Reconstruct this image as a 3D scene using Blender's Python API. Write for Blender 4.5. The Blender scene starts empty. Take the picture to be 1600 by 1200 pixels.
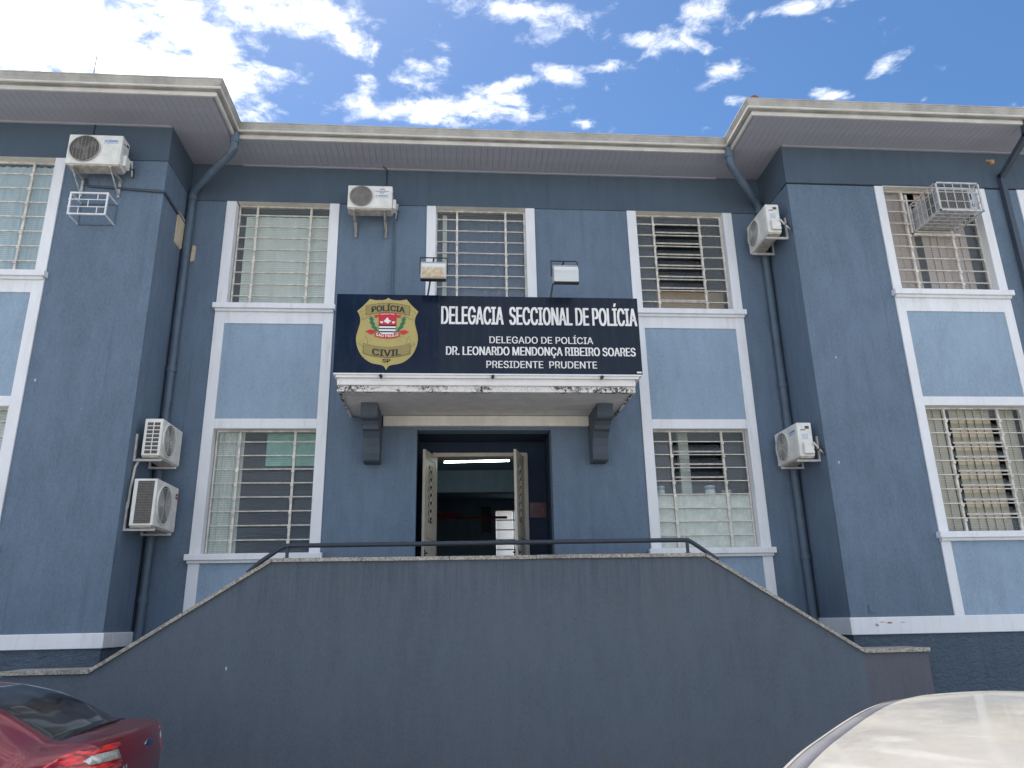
import bpy, bmesh, math, random
from mathutils import Vector, Matrix
random.seed(7)
R = math.radians
SC = bpy.context.scene
COL = SC.collection

# ------------------------------------------------------------------ camera
EYE = 1.85
cam_d = bpy.data.cameras.new('camera')
cam = bpy.data.objects.new('camera', cam_d); COL.objects.link(cam)
pt, yw, rl = 0.3057, 0.0837, -0.0200
fw = Vector((math.sin(yw)*math.cos(pt), math.cos(yw)*math.cos(pt), math.sin(pt)))
rt = Vector((math.cos(yw), -math.sin(yw), 0)); up = rt.cross(fw)
r2 = math.cos(rl)*rt + math.sin(rl)*up; u2 = -math.sin(rl)*rt + math.cos(rl)*up
cam.matrix_world = Matrix(((r2.x,u2.x,-fw.x,0),(r2.y,u2.y,-fw.y,-11),(r2.z,u2.z,-fw.z,EYE),(0,0,0,1)))
cam_d.sensor_width = 36; cam_d.lens = 1170/1600*36; cam_d.clip_end = 2000; cam_d.clip_start = .05
SC.camera = cam
SC.render.resolution_x, SC.render.resolution_y = 1024, 768
SC.view_settings.view_transform = 'Standard'; SC.view_settings.look = 'None'
SC.view_settings.gamma = 1; SC.view_settings.use_curve_mapping = False
SC.view_settings.exposure = 2.15
SC.cycles.max_bounces = 8; SC.cycles.diffuse_bounces = 5; SC.cycles.transparent_max_bounces = 16
SC.cycles.caustics_reflective = False; SC.cycles.caustics_refractive = False
SC.cycles.sample_clamp_indirect = 6

# ------------------------------------------------------------------ sun + sky
SUN_EL, SUN_AZ = R(62), R(-28)            # azimuth from +Y (behind the building) towards +X
sd = bpy.data.lights.new('sun', 'SUN'); sd.energy = 2.3; sd.angle = R(.5); sd.color = (1, .955, .88)
sun = bpy.data.objects.new('sun', sd); COL.objects.link(sun)
sdir = Vector((math.sin(SUN_AZ)*math.cos(SUN_EL), math.cos(SUN_AZ)*math.cos(SUN_EL), math.sin(SUN_EL)))
sun.rotation_euler = sdir.to_track_quat('Z', 'Y').to_euler(); sun.location = (0, 0, 30)

W = bpy.data.worlds.new('World'); SC.world = W; W.use_nodes = True
class NT:
    """tiny helper for node trees"""
    def __init__(s, tree): s.t = tree; s.n = tree.nodes; s.l = tree.links
    def new(s, typ, **k):
        n = s.n.new(typ)
        for a, v in k.items(): setattr(n, a, v)
        return n
    def put(s, sock, v):
        if hasattr(v, 'is_linked') or isinstance(v, bpy.types.NodeSocket): s.l.new(v, sock)
        elif isinstance(v, (tuple, list)) and sock.type == 'RGBA' and len(v) == 3: sock.default_value = (*v, 1)
        else: sock.default_value = v
    def math(s, op, a, b=0.0, c=None, clamp=False):
        n = s.new('ShaderNodeMath', operation=op, use_clamp=clamp); s.put(n.inputs[0], a); s.put(n.inputs[1], b)
        if c is not None: s.put(n.inputs[2], c)
        return n.outputs[0]
    def mix(s, f, a, b, blend='MIX'):
        n = s.new('ShaderNodeMix', data_type='RGBA', blend_type=blend)
        s.put(n.inputs[0], f); s.put(n.inputs[6], a); s.put(n.inputs[7], b); return n.outputs[2]
    def noise(s, vec, scale, detail=4, rough=.5, dist=0.0, out=0):
        n = s.new('ShaderNodeTexNoise'); s.put(n.inputs['Vector'], vec)
        n.inputs['Scale'].default_value = scale; n.inputs['Detail'].default_value = detail
        n.inputs['Roughness'].default_value = rough; n.inputs['Distortion'].default_value = dist
        return n.outputs[out]
    def mapr(s, v, a, b, c=0.0, d=1.0, smooth=True):
        n = s.new('ShaderNodeMapRange', interpolation_type='SMOOTHSTEP' if smooth else 'LINEAR')
        s.put(n.inputs[0], v)
        for i, x in zip((1, 2, 3, 4), (a, b, c, d)): s.put(n.inputs[i], x)
        return n.outputs[0]
    def mapping(s, vec, scale=(1,1,1), loc=(0,0,0), rot=(0,0,0)):
        n = s.new('ShaderNodeMapping'); s.put(n.inputs[0], vec)
        n.inputs['Scale'].default_value = scale; n.inputs['Location'].default_value = loc; n.inputs['Rotation'].default_value = rot
        return n.outputs[0]

w = NT(W.node_tree); w.n.clear()
sky = w.new('ShaderNodeTexSky', sky_type='NISHITA', sun_disc=False)
sky.sun_elevation = SUN_EL; sky.sun_rotation = SUN_AZ; sky.altitude = 400; sky.air_density = 1.0; sky.dust_density = .5; sky.ozone_density = 3.0
tc = w.new('ShaderNodeTexCoord')
sep = w.new('ShaderNodeSeparateXYZ'); w.l.new(tc.outputs['Generated'], sep.inputs[0])
zz = w.math('MAXIMUM', sep.outputs[2], .04)
px = w.math('DIVIDE', sep.outputs[0], zz); py = w.math('DIVIDE', sep.outputs[1], zz)
comb = w.new('ShaderNodeCombineXYZ'); w.put(comb.inputs[0], px); w.put(comb.inputs[1], py)
P = comb.outputs[0]
# clouds live on a flat layer: centre, half lengths, turn, strength (layer units = height of the layer)
CL = [(-.46,1.13,.11,.07,.9,.75),(-.76,1.10,.26,.14,0,1.0),(-.62,1.20,.20,.13,.3,.9),(-.47,1.27,.09,.10,.4,.65),(-.50,1.06,.14,.06,0,.6),(-.38,1.32,.035,.06,-.3,.45),
      (-.30,1.06,.15,.05,.2,.62),(-.19,1.11,.07,.045,.5,.5),(-.02,1.30,.17,.045,0,.66),(-.07,1.22,.07,.04,.3,.45),(.10,1.26,.07,.03,.4,.5),
      (.13,1.03,.11,.03,.1,.6),(.20,1.18,.07,.022,.35,.55),(.36,1.08,.06,.03,-.1,.5),(.43,1.03,.04,.035,.8,.5),
      (.52,1.16,.035,.035,-.2,.5),(.57,1.24,.03,.02,.3,.45),(.60,.99,.07,.018,-.3,.52),(.82,1.13,.025,.04,.5,.48),(.75,1.21,.05,.02,.2,.46),
      (.94,1.12,.02,.02,0,.36),(-.02,1.12,.035,.015,.5,.38),(.28,1.33,.025,.015,0,.34),(.66,1.25,.035,.012,0,.34),(.10,1.225,.08,.02,-.55,.5),(.28,1.16,.05,.018,-.3,.45),(.40,1.09,.07,.02,.15,.48),(-.16,1.24,.03,.05,.2,.42),(.50,1.19,.03,.05,.5,.42),(-.05,1.19,.05,.03,-.3,.46),(-.34,1.20,.03,.02,.4,.4),(.03,1.31,.12,.025,-.2,.6),(.16,1.06,.04,.05,.2,.5),(.45,1.01,.03,.06,-.6,.42)]
tot = None
for cx, cy, ra, rb, an, am in CL:
    dx = w.math('SUBTRACT', px, cx); dy = w.math('SUBTRACT', py, cy)
    u = w.math('MULTIPLY_ADD', dy, -math.sin(an)/ra*-1, w.math('MULTIPLY', dx, math.cos(an)/ra))
    v = w.math('MULTIPLY_ADD', dx, -math.sin(an)/rb, w.math('MULTIPLY', dy, math.cos(an)/rb))
    q = w.math('MULTIPLY_ADD', u, u, w.math('MULTIPLY', v, v))
    if am < .7: am += .05
    g = w.math('MULTIPLY', w.math('EXPONENT', w.math('MULTIPLY', q, -.6)), am)
    tot = g if tot is None else w.math('MAXIMUM', tot, g)
# elsewhere in the sky: unseen broken cumulus, added to light the shaded facade
far = w.mapr(w.noise(P, .9, 2, .5), .30, .56, 0, .62)
dseen = w.new('ShaderNodeVectorMath', operation='DISTANCE'); w.l.new(P, dseen.inputs[0]); dseen.inputs[1].default_value = (.1, 1.17, 0)
far = w.math('MULTIPLY', far, w.mapr(dseen.outputs['Value'], .9, 1.4))
tot = w.math('MAXIMUM', tot, far)
warp = w.noise(P, 6, 3, .6, 0, 1)
wv = w.new('ShaderNodeVectorMath', operation='MULTIPLY_ADD'); w.l.new(warp, wv.inputs[0]); wv.inputs[1].default_value = (.09,.09,0); w.l.new(P, wv.inputs[2])
fb = w.noise(wv.outputs[0], 9, 9, .62)
fine = w.noise(wv.outputs[0], 26, 7, .65)
dens = w.math('ADD', w.math('MULTIPLY_ADD', fb, 1.5, w.math('MULTIPLY', fine, .85)), tot)
mask = w.mapr(dens, 1.40, 2.02)
thick = w.mapr(dens, 1.6, 2.1)
shade = w.mapr(w.noise(wv.outputs[0], 5, 5, .6), .48, .72)
cloudc = w.mix(w.math('MULTIPLY', shade, .55), (7.6, 7.7, 8.0), (4.9, 5.4, 6.2))
cloudc = w.mix(w.math('MULTIPLY', thick, w.mapr(px, .3, -.6)), cloudc, (13.0, 12.8, 12.2))
hs = w.new('ShaderNodeHueSaturation'); hs.inputs['Saturation'].default_value = 1.18; hs.inputs['Value'].default_value = .72
w.l.new(sky.outputs[0], hs.inputs['Color'])
skyc = hs.outputs[0]
final = w.mix(w.math('MULTIPLY', mask, .96), skyc, cloudc)
bg = w.new('ShaderNodeBackground'); bg.inputs[1].default_value = .05; w.l.new(final, bg.inputs[0])
out = w.new('ShaderNodeOutputWorld'); w.l.new(bg.outputs[0], out.inputs[0])

# ------------------------------------------------------------------ materials
MATS = {}
def pmat(name, col=(.5,.5,.5), rough=.6, metal=0, spec=.5, coat=0):
    m = bpy.data.materials.new(name); m.use_nodes = True; MATS[name] = m
    t = NT(m.node_tree); b = t.n['Principled BSDF']
    b.inputs['Base Color'].default_value = (*col, 1); b.inputs['Roughness'].default_value = rough
    b.inputs['Metallic'].default_value = metal; b.inputs['Specular IOR Level'].default_value = spec
    b.inputs['Coat Weight'].default_value = coat
    return m, t, b
def objc(t): return t.new('ShaderNodeTexCoord').outputs['Object']
def bump(t, b, h, strength=.3, dist=.01):
    n = t.new('ShaderNodeBump'); n.inputs['Strength'].default_value = strength; n.inputs['Distance'].default_value = dist
    t.put(n.inputs['Height'], h); t.l.new(n.outputs[0], b.inputs['Normal'])
def stucco(name, col, grain=1.0, chips=True, streak=True, var=.12, coarse=False, rough=.85, dirt=None):
    m, t, b = pmat(name, col, rough, spec=.25)
    o = objc(t)
    big = t.noise(o, .6, 4, .6); mid = t.noise(t.mapping(o, (3, 3, .8)), 2.2, 5, .65)
    fine = t.noise(t.mapping(o, (1, 1, .45)), 55, 4, .7)
    f = t.math('ADD', t.math('MULTIPLY', big, .5), t.math('MULTIPLY', mid, .5))
    c = t.mix(t.mapr(f, .35, .65), tuple(x*(1-var) for x in col), tuple(min(1, x*(1+var)) for x in col))
    c = t.mix(t.mapr(fine, .3, .75, 0, .55*min(1,grain)), c, tuple(min(1, x*1.30+.012) for x in col))
    fine2 = t.noise(t.mapping(o, (1, 1, .35), (3,1,2)), 38, 3, .7)
    c = t.mix(t.mapr(fine2, .52, .8, 0, .6*min(1,grain)**2), c, tuple(x*.72 for x in col))
    if streak:
        s = t.noise(t.mapping(o, (9, 9, .28)), 1.0, 5, .7)
        c = t.mix(t.mapr(s, .54, .78, 0, .5), c, tuple(x*.62 for x in col))
        s2 = t.noise(t.mapping(o, (14, 14, .5), (7,2,9)), 1.0, 4, .7)
        c = t.mix(t.mapr(s2, .62, .8, 0, .22), c, tuple(min(1, x*1.5+.03) for x in col))
    if chips:
        v = t.new('ShaderNodeTexVoronoi', feature='F1'); t.put(v.inputs['Vector'], t.mapping(o, (2.1, 2.1, .75), (0,0,0), (0,.45,0))); v.inputs['Scale'].default_value = 1.0
        v.inputs['Randomness'].default_value = 1
        dd = t.math('ADD', v.outputs['Distance'], t.math('MULTIPLY', t.noise(o, 40, 2), .02))
        c = t.mix(t.mapr(dd, .031, .026, 0, .9), c, (.62, .64, .66))
    if dirt is not None:
        c = dirt(t, o, c)
    t.l.new(c, b.inputs['Base Color'])
    if coarse:
        h = t.math('ADD', t.noise(t.mapping(o, (1, 1, 1.8)), 11, 5, .6, .6), t.math('MULTIPLY', fine, .25)); bump(t, b, h, .75, .06)
    else:
        n = t.noise(t.mapping(o, (1, 1, .4)), 85, 3, .65); bump(t, b, t.math('ADD', n, t.math('MULTIPLY', mid, .4)), .55*grain, .012)
    return m

stucco('wall_blue', (.127, .177, .245), 1.0, var=.15)
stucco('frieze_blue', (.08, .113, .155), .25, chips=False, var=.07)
stucco('wall_inner', (.125, .175, .245), .8)
stucco('plinth_blue', (.085, .118, .16), 1.0, chips=False, coarse=True)
stucco('panel_blue', (.268, .36, .465), .9, chips=True, streak=False)
def stairdirt(t, o, c):
    s = t.new('ShaderNodeSeparateXYZ'); t.l.new(o, s.inputs[0])
    st = t.noise(t.mapping(o, (21, 21, .6)), 1.0, 5, .8, .4)
    # rain streaks starting under the coping (a stain: stays with the wall)
    k = t.math('MULTIPLY', t.mapr(st, .42, .6, 0, 1), t.mapr(s.outputs[2], 1.7, 2.55, 0, .38))
    c = t.mix(k, c, (.052, .064, .08))
    st3 = t.noise(t.mapping(o, (1.5, 1.5, 14)), 2.0, 5, .7, .5)
    c = t.mix(t.mapr(st3, .45, .75, 0, .28), c, (.125, .145, .17))
    sp_ = t.math('MULTIPLY', t.mapr(s.outputs[2], .9, .1, 0, 1), t.mapr(t.noise(o, 5, 6, .75), .4, .6, 0, .3))
    c = t.mix(sp_, c, (.14, .125, .11))
    st2 = t.noise(t.mapping(o, (1.2, 1.2, 1.2)), 1.0, 4, .6)
    return t.mix(t.mapr(st2, .5, .75, 0, .35), c, (.12, .125, .14))
stucco('stair_grey', (.098, .121, .153), 1.0, chips=True, streak=False, dirt=stairdirt)
stucco('pedestal_grey', (.108, .112, .135), .8, chips=False)
def whitedirt(t, o, c):
    s = t.noise(t.mapping(o, (6, 6, .7)), 1.4, 5, .7)
    c = t.mix(t.mapr(s, .50, .76, 0, .45), c, (.54, .52, .48))
    s2 = t.noise(o, 9, 6, .7)
    return t.mix(t.mapr(s2, .66, .78, 0, .5), c, (.42, .38, .33))
stucco('trim_white', (.78, .80, .84), .12, chips=False, streak=False, var=.04, rough=.6, dirt=whitedirt)
def mossdirt(t, o, c):
    s = t.new('ShaderNodeSeparateXYZ'); t.l.new(o, s.inputs[0])
    v = t.new('ShaderNodeTexVoronoi', feature='DISTANCE_TO_EDGE'); v.inputs['Scale'].default_value = 13
    wv_ = t.new('ShaderNodeVectorMath', operation='MULTIPLY_ADD'); t.l.new(t.noise(o, 9, 4, .6, 0, 1), wv_.inputs[0]); wv_.inputs[1].default_value = (.16,.16,.16); t.l.new(o, wv_.inputs[2])
    t.l.new(wv_.outputs[0], v.inputs['Vector'])
    crack = t.mapr(v.outputs['Distance'], .055, .02)
    patch = t.mapr(t.noise(t.mapping(o, (1, 1, 2), (2.3,0,0)), 1.2, 4, .7), .48, .56)
    hz = t.mapr(s.outputs[2], 4.872, 4.855)
    mo = t.mapr(t.noise(o, 20, 5, .75), .47, .55)
    k = t.math('MULTIPLY', hz, t.math('MAXIMUM', t.math('MULTIPLY', crack, t.mapr(patch, 0, .6, .25, 1)), t.math('MULTIPLY', mo, patch)))
    c = t.mix(k, c, (.03, .028, .024))
    li = t.mapr(t.noise(t.mapping(o, (1,1,6)), 7, 5, .7), .52, .75, 0, .4)
    return t.mix(li, c, (.48, .40, .34))
stucco('canopy_white', (.76, .75, .74), .15, chips=False, streak=False, var=.05, rough=.75, dirt=mossdirt)
def soffdirt(t, o, c):
    s = t.noise(t.mapping(o, (1, 2, 1)), 1.6, 6, .65)
    return t.mix(t.mapr(s, .48, .72, 0, .5), c, (.50, .47, .44))
stucco('canopy_under', (.68, .67, .67), .3, chips=False, streak=False, dirt=soffdirt)
stucco('beam_cream', (.72, .70, .65), .3, chips=False, streak=False)
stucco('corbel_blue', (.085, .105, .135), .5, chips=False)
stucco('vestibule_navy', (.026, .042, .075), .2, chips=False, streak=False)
stucco('hall_wall', (.20, .27, .34), .2, chips=False, streak=False)
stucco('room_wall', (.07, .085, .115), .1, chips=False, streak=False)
stucco('render_tan', (.55, .47, .36), 1, chips=False)

def simple(name, col, rough, metal=0, var=.12, scale=6, spec=.5, bm=0, coat=0):
    m, t, b = pmat(name, col, rough, metal, spec, coat); o = objc(t)
    n = t.noise(o, scale, 5, .65)
    t.l.new(t.mix(t.mapr(n, .3, .7), tuple(x*(1-var) for x in col), tuple(min(1, x*(1+var)) for x in col)), b.inputs['Base Color'])
    t.put(b.inputs['Roughness'], t.mapr(n, .3, .7, rough*.85, min(1, rough*1.2)))
    if bm: bump(t, b, t.noise(o, 60, 3), bm, .004)
    return m
simple('pvc_board', (.385, .39, .45), .42, var=.05)
simple('gutter_metal', (.40, .39, .37), .5, var=.22, scale=2.5)
simple('gutter_white', (.60, .58, .54), .5, var=.12, scale=3)
simple('bar_steel', (.66, .63, .58), .5, var=.25, scale=9)
simple('pipe_blue', (.088, .128, .18), .5, var=.15, scale=3)
simple('pipe_dark', (.05, .07, .10), .5)
simple('ac_white', (.70, .70, .67), .45, var=.10, scale=7)
simple('ac_grey', (.42, .42, .43), .5)
simple('cage_grey', (.52, .52, .52), .5, var=.2, scale=12)
simple('ac_under', (.45, .42, .38), .6, var=.25, scale=9)
simple('ac_dark', (.075, .072, .07), .6, var=.3, scale=20)
simple('ac_grille', (.30, .29, .27), .5, var=.2)
simple('fan_grey', (.16, .155, .15), .5)
simple('bracket_metal', (.45, .45, .46), .45, metal=.35, var=.3, scale=14)
simple('bracket_light', (.60, .60, .60), .45, var=.15, scale=14)
simple('bracket_rust', (.34, .31, .29), .6, var=.3, scale=14)
simple('white_metal', (.72, .73, .75), .45)
simple('rail_paint', (.022, .032, .05), .35, spec=.5)
simple('black_metal', (.02, .022, .028), .45)
simple('lamp_metal', (.62, .62, .60), .3, metal=.5, var=.04, scale=2)
simple('lamp_ribbed', (.62, .50, .33), .45, var=.3, scale=25)
simple('door_cream', (.50, .46, .38), .45, var=.08)
simple('lattice_dark', (.03, .03, .03), .6)
simple('letter_white', (.80, .80, .80), .5, var=.03)
simple('letter_black', (.015, .014, .012), .5)
simple('badge_gold', (.44, .36, .125), .45, var=.06)
simple('badge_gold_dark', (.30, .24, .085), .45, var=.05)
simple('badge_red', (.55, .02, .035), .5)
simple('badge_green', (.012, .16, .075), .5)
simple('badge_brown', (.10, .07, .02), .5)
simple('navy_pane', (.012, .02, .04), .4)
simple('label_blue', (.10, .17, .36), .5)
simple('label_pale', (.50, .56, .66), .5)
simple('label_red', (.35, .02, .03), .4)
simple('cable_black', (.02, .02, .02), .6)
simple('tape_purple', (.06, .03, .16), .5)
simple('insulation', (.62, .60, .55), .7)
simple('chip_red', (.33, .14, .10), .8); simple('chip_grey', (.34, .32, .29), .8)
simple('clay', (.20, .10, .065), .8)
simple('paper_white', (.80, .84, .80), .8, var=.06, scale=3)
simple('card_tan', (.50, .32, .17), .8, var=.1)
simple('curtain_white', (.74, .77, .70), .9, var=.06)
simple('curtain_pale_blue', (.55, .66, .72), .9, var=.06)
simple('reflection_navy', (.09, .14, .25), .9)
simple('reflection_green', (.30, .58, .47), .9, var=.15)
simple('blind_pink', (.62, .47, .41), .85, var=.08)
simple('blind_beige', (.66, .56, .42), .85, var=.08)
simple('jar_blue', (.30, .42, .55), .3); simple('jar_tan', (.55, .42, .33), .4)
simple('plaque_maroon', (.06, .015, .02), .4); simple('plaque_red', (.30, .03, .04), .5)
simple('tyre', (.02, .02, .02), .85); simple('rim', (.45, .45, .47), .3, metal=.9)
simple('car_trim_black', (.018, .018, .02), .4)
simple('bounce_paving', (.25, .24, .22), .9, var=.25, scale=3, bm=.4)  # unseen street surface, made pale to bounce light onto the shaded facade
simple('pavement', (.36, .35, .33), .85, var=.2, scale=2, bm=.3)
simple('step_stone', (.25, .25, .25), .8)
simple('roof_tile', (.28, .14, .09), .85)
simple('desk_white', (.6, .6, .6), .5)

# granite coping
m, t, b = pmat('coping_stone', (.4,.38,.34), .7); o = objc(t)
c = t.mix(t.mapr(t.noise(o, 45, 5, .75), .38, .62), (.20, .18, .155), (.50, .475, .42))
c = t.mix(t.mapr(t.noise(t.mapping(o, (1,1,1)), 3.0, 5, .7), .5, .7, 0, .6), c, (.15, .135, .115))
t.l.new(c, b.inputs['Base Color']); bump(t, b, t.noise(o, 45, 4), .4, .006)
# sign face: glossy dark navy sheet
m, t, b = pmat('sign_navy', (.008, .014, .032), .14, spec=.28); o = objc(t)
c = t.mix(t.mapr(t.noise(o, 1.3, 5, .65), .4, .7), (.006, .012, .030), (.009, .019, .040)); t.l.new(c, b.inputs['Base Color'])
t.put(b.inputs['Roughness'], t.mapr(t.noise(t.mapping(o,(5,5,1)), 2, 5, .7), .4, .7, .12, .3))
m, t, b = pmat('sign_navy_right', (.014, .02, .036), .26, spec=.3); o = objc(t)
c = t.mix(t.mapr(t.noise(t.mapping(o,(8,8,1)), 1.3, 5, .65), .45, .75), (.009, .015, .030), (.019, .026, .040)); t.l.new(c, b.inputs['Base Color'])
# ribbed wired window glass
def glass(name, tint, alpha, rib=True, dusty=.10, dustc=(.42,.43,.42)):
    m = bpy.data.materials.new(name); m.use_nodes = True; MATS[name] = m; t = NT(m.node_tree); t.n.clear(); o = objc(t)
    g = t.new('ShaderNodeBsdfGlossy'); g.inputs['Roughness'].default_value = .07; g.inputs['Color'].default_value = (.78,.90,1,1)
    tr = t.new('ShaderNodeBsdfTransparent'); tr.inputs[0].default_value = (*tint, 1)
    df = t.new('ShaderNodeBsdfDiffuse'); df.inputs[0].default_value = (*dustc, 1)
    wv = t.new('ShaderNodeTexWave', wave_type='BANDS', bands_direction='Z'); t.put(wv.inputs['Vector'], o)
    wv.inputs['Scale'].default_value = 9.5; wv.inputs['Distortion'].default_value = 0
    n = t.new('ShaderNodeBump'); n.inputs['Strength'].default_value = .5 if rib else 0; n.inputs['Distance'].default_value = .01
    t.l.new(wv.outputs['Fac'], n.inputs['Height']); t.l.new(n.outputs[0], g.inputs['Normal'])
    du = t.math('ADD', t.mapr(t.noise(t.mapping(o, (1,1,.6)), 3, 5, .7), .3, .8, dusty*.5, dusty*1.6), t.math('MULTIPLY', t.mapr(wv.outputs['Fac'], .75, 1, 0, 1), .10 if rib else 0))
    m1 = t.new('ShaderNodeMixShader'); t.put(m1.inputs[0], du); t.l.new(tr.outputs[0], m1.inputs[1]); t.l.new(df.outputs[0], m1.inputs[2])
    lw = t.new('ShaderNodeLayerWeight'); lw.inputs['Blend'].default_value = .5
    ff = t.math('MULTIPLY_ADD', t.math('POWER', lw.outputs['Facing'], 5.0), .9, .045, clamp=True)
    m2 = t.new('ShaderNodeMixShader'); t.put(m2.inputs[0], ff); t.l.new(m1.outputs[0], m2.inputs[1]); t.l.new(g.outputs[0], m2.inputs[2])
    ou = t.new('ShaderNodeOutputMaterial'); t.l.new(m2.outputs[0], ou.inputs[0])
glass('glass_ribbed', (.93,.95,.95), 1, dusty=.035)
glass('glass_clear', (.86,.9,.9), 1, rib=False, dusty=.05)
glass('glass_frosted', (.85,.9,.87), 1, rib=True, dusty=.55, dustc=(.80,.84,.79))
glass('glass_smoke', (.12,.12,.12), 1, rib=False, dusty=.26, dustc=(.26,.235,.215))
m = bpy.data.materials.new('glass_opal'); m.use_nodes = True; MATS['glass_opal'] = m; t = NT(m.node_tree); t.n.clear()
tl = t.new('ShaderNodeBsdfTranslucent'); tl.inputs[0].default_value = (.85,.84,.82,1); ou = t.new('ShaderNodeOutputMaterial'); t.l.new(tl.outputs[0], ou.inputs[0])
m, t, b = pmat('tube_light', (1,1,1), .5); b.inputs['Emission Color'].default_value = (.80, 1, .93, 1); b.inputs['Emission Strength'].default_value = 5
m, t, b = pmat('green_glow', (.1,.4,.3), .5)
# car paints
def paint(name, col, dustc, dust, rough=.28, metal=.3):
    m, t, b = pmat(name, col, rough, metal, .5, 1.0); b.inputs['Coat Roughness'].default_value = .06; o = objc(t)
    geo = t.new('ShaderNodeNewGeometry'); s = t.new('ShaderNodeSeparateXYZ'); t.l.new(geo.outputs['Normal'], s.inputs[0])
    up_ = t.mapr(s.outputs[2], .35, .95)     # dust settles on faces that lie flat
    n = t.noise(o, 3.0, 7, .7, .4); n2 = t.noise(o, 40, 4, .7)
    d = t.math('MULTIPLY', t.math('MULTIPLY', up_, dust), t.math('ADD', t.mapr(n, .35, .7, .55, 1), t.mapr(n2, .4, .7, -.08, .08)))
    t.l.new(t.mix(d, col, dustc), b.inputs['Base Color'])
    t.put(b.inputs['Metallic'], t.math('MULTIPLY', t.math('SUBTRACT', 1, d, clamp=True), metal))
    t.put(b.inputs['Coat Weight'], t.math('SUBTRACT', 1, t.math('MULTIPLY', d, 1.1), clamp=True))
    t.put(b.inputs['Roughness'], t.math('MULTIPLY_ADD', d, .5, rough, clamp=True))
    return m, t, b, o
paint('paint_red', (.22, .009, .024), (.12, .065, .06), .55, .25, .35)
m, t, b, o = paint('paint_silver', (.215, .208, .195), (.22, .208, .188), .75, .35, .35)
# dried water marks on the dusty silver roof
base = b.inputs['Base Color'].links[0].from_socket
sp = t.mapr(t.noise(t.mapping(o, (1, .5, 1)), 2.6, 3, .5, 1.5), .56, .60, 0, .35)
c = t.mix(sp, base, (.33, .325, .315))
fd = t.noise(o, 55, 5, .8)
c = t.mix(t.mapr(fd, .5, .75, 0, .3), c, (.17, .155, .135))
bd = t.noise(t.mapping(o, (1.5, 3, 1)), 1.3, 6, .7, .8)
c = t.mix(t.mapr(bd, .45, .7, 0, .4), c, (.19, .175, .15))
v = t.new('ShaderNodeTexVoronoi'); t.put(v.inputs['Vector'], o); v.inputs['Scale'].default_value = 14
c = t.mix(t.mapr(v.outputs['Distance'], .07, .05, 0, .35), c, (.40, .37, .32)); t.l.new(c, b.inputs['Base Color'])
m, t, b = pmat('lens_red', (.50, .010, .012), .12, coat=1); o = objc(t)
wv = t.noise(t.mapping(o, (6, 2, 26), (0,0,0), (0,.5,0)), 1.6, 3, .6, 1.0)
t.l.new(t.mix(t.mapr(wv, .40, .60), (.20, .004, .008), (.85, .03, .025)), b.inputs['Base Color'])
simple('lens_clear', (.62,.62,.58), .15, metal=.4, var=.3, scale=30)
simple('channel_grey', (.085,.085,.10), .5)
simple('chrome', (.7,.7,.72), .12, metal=1)
simple('badge_blue', (.02,.05,.14), .2)

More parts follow.
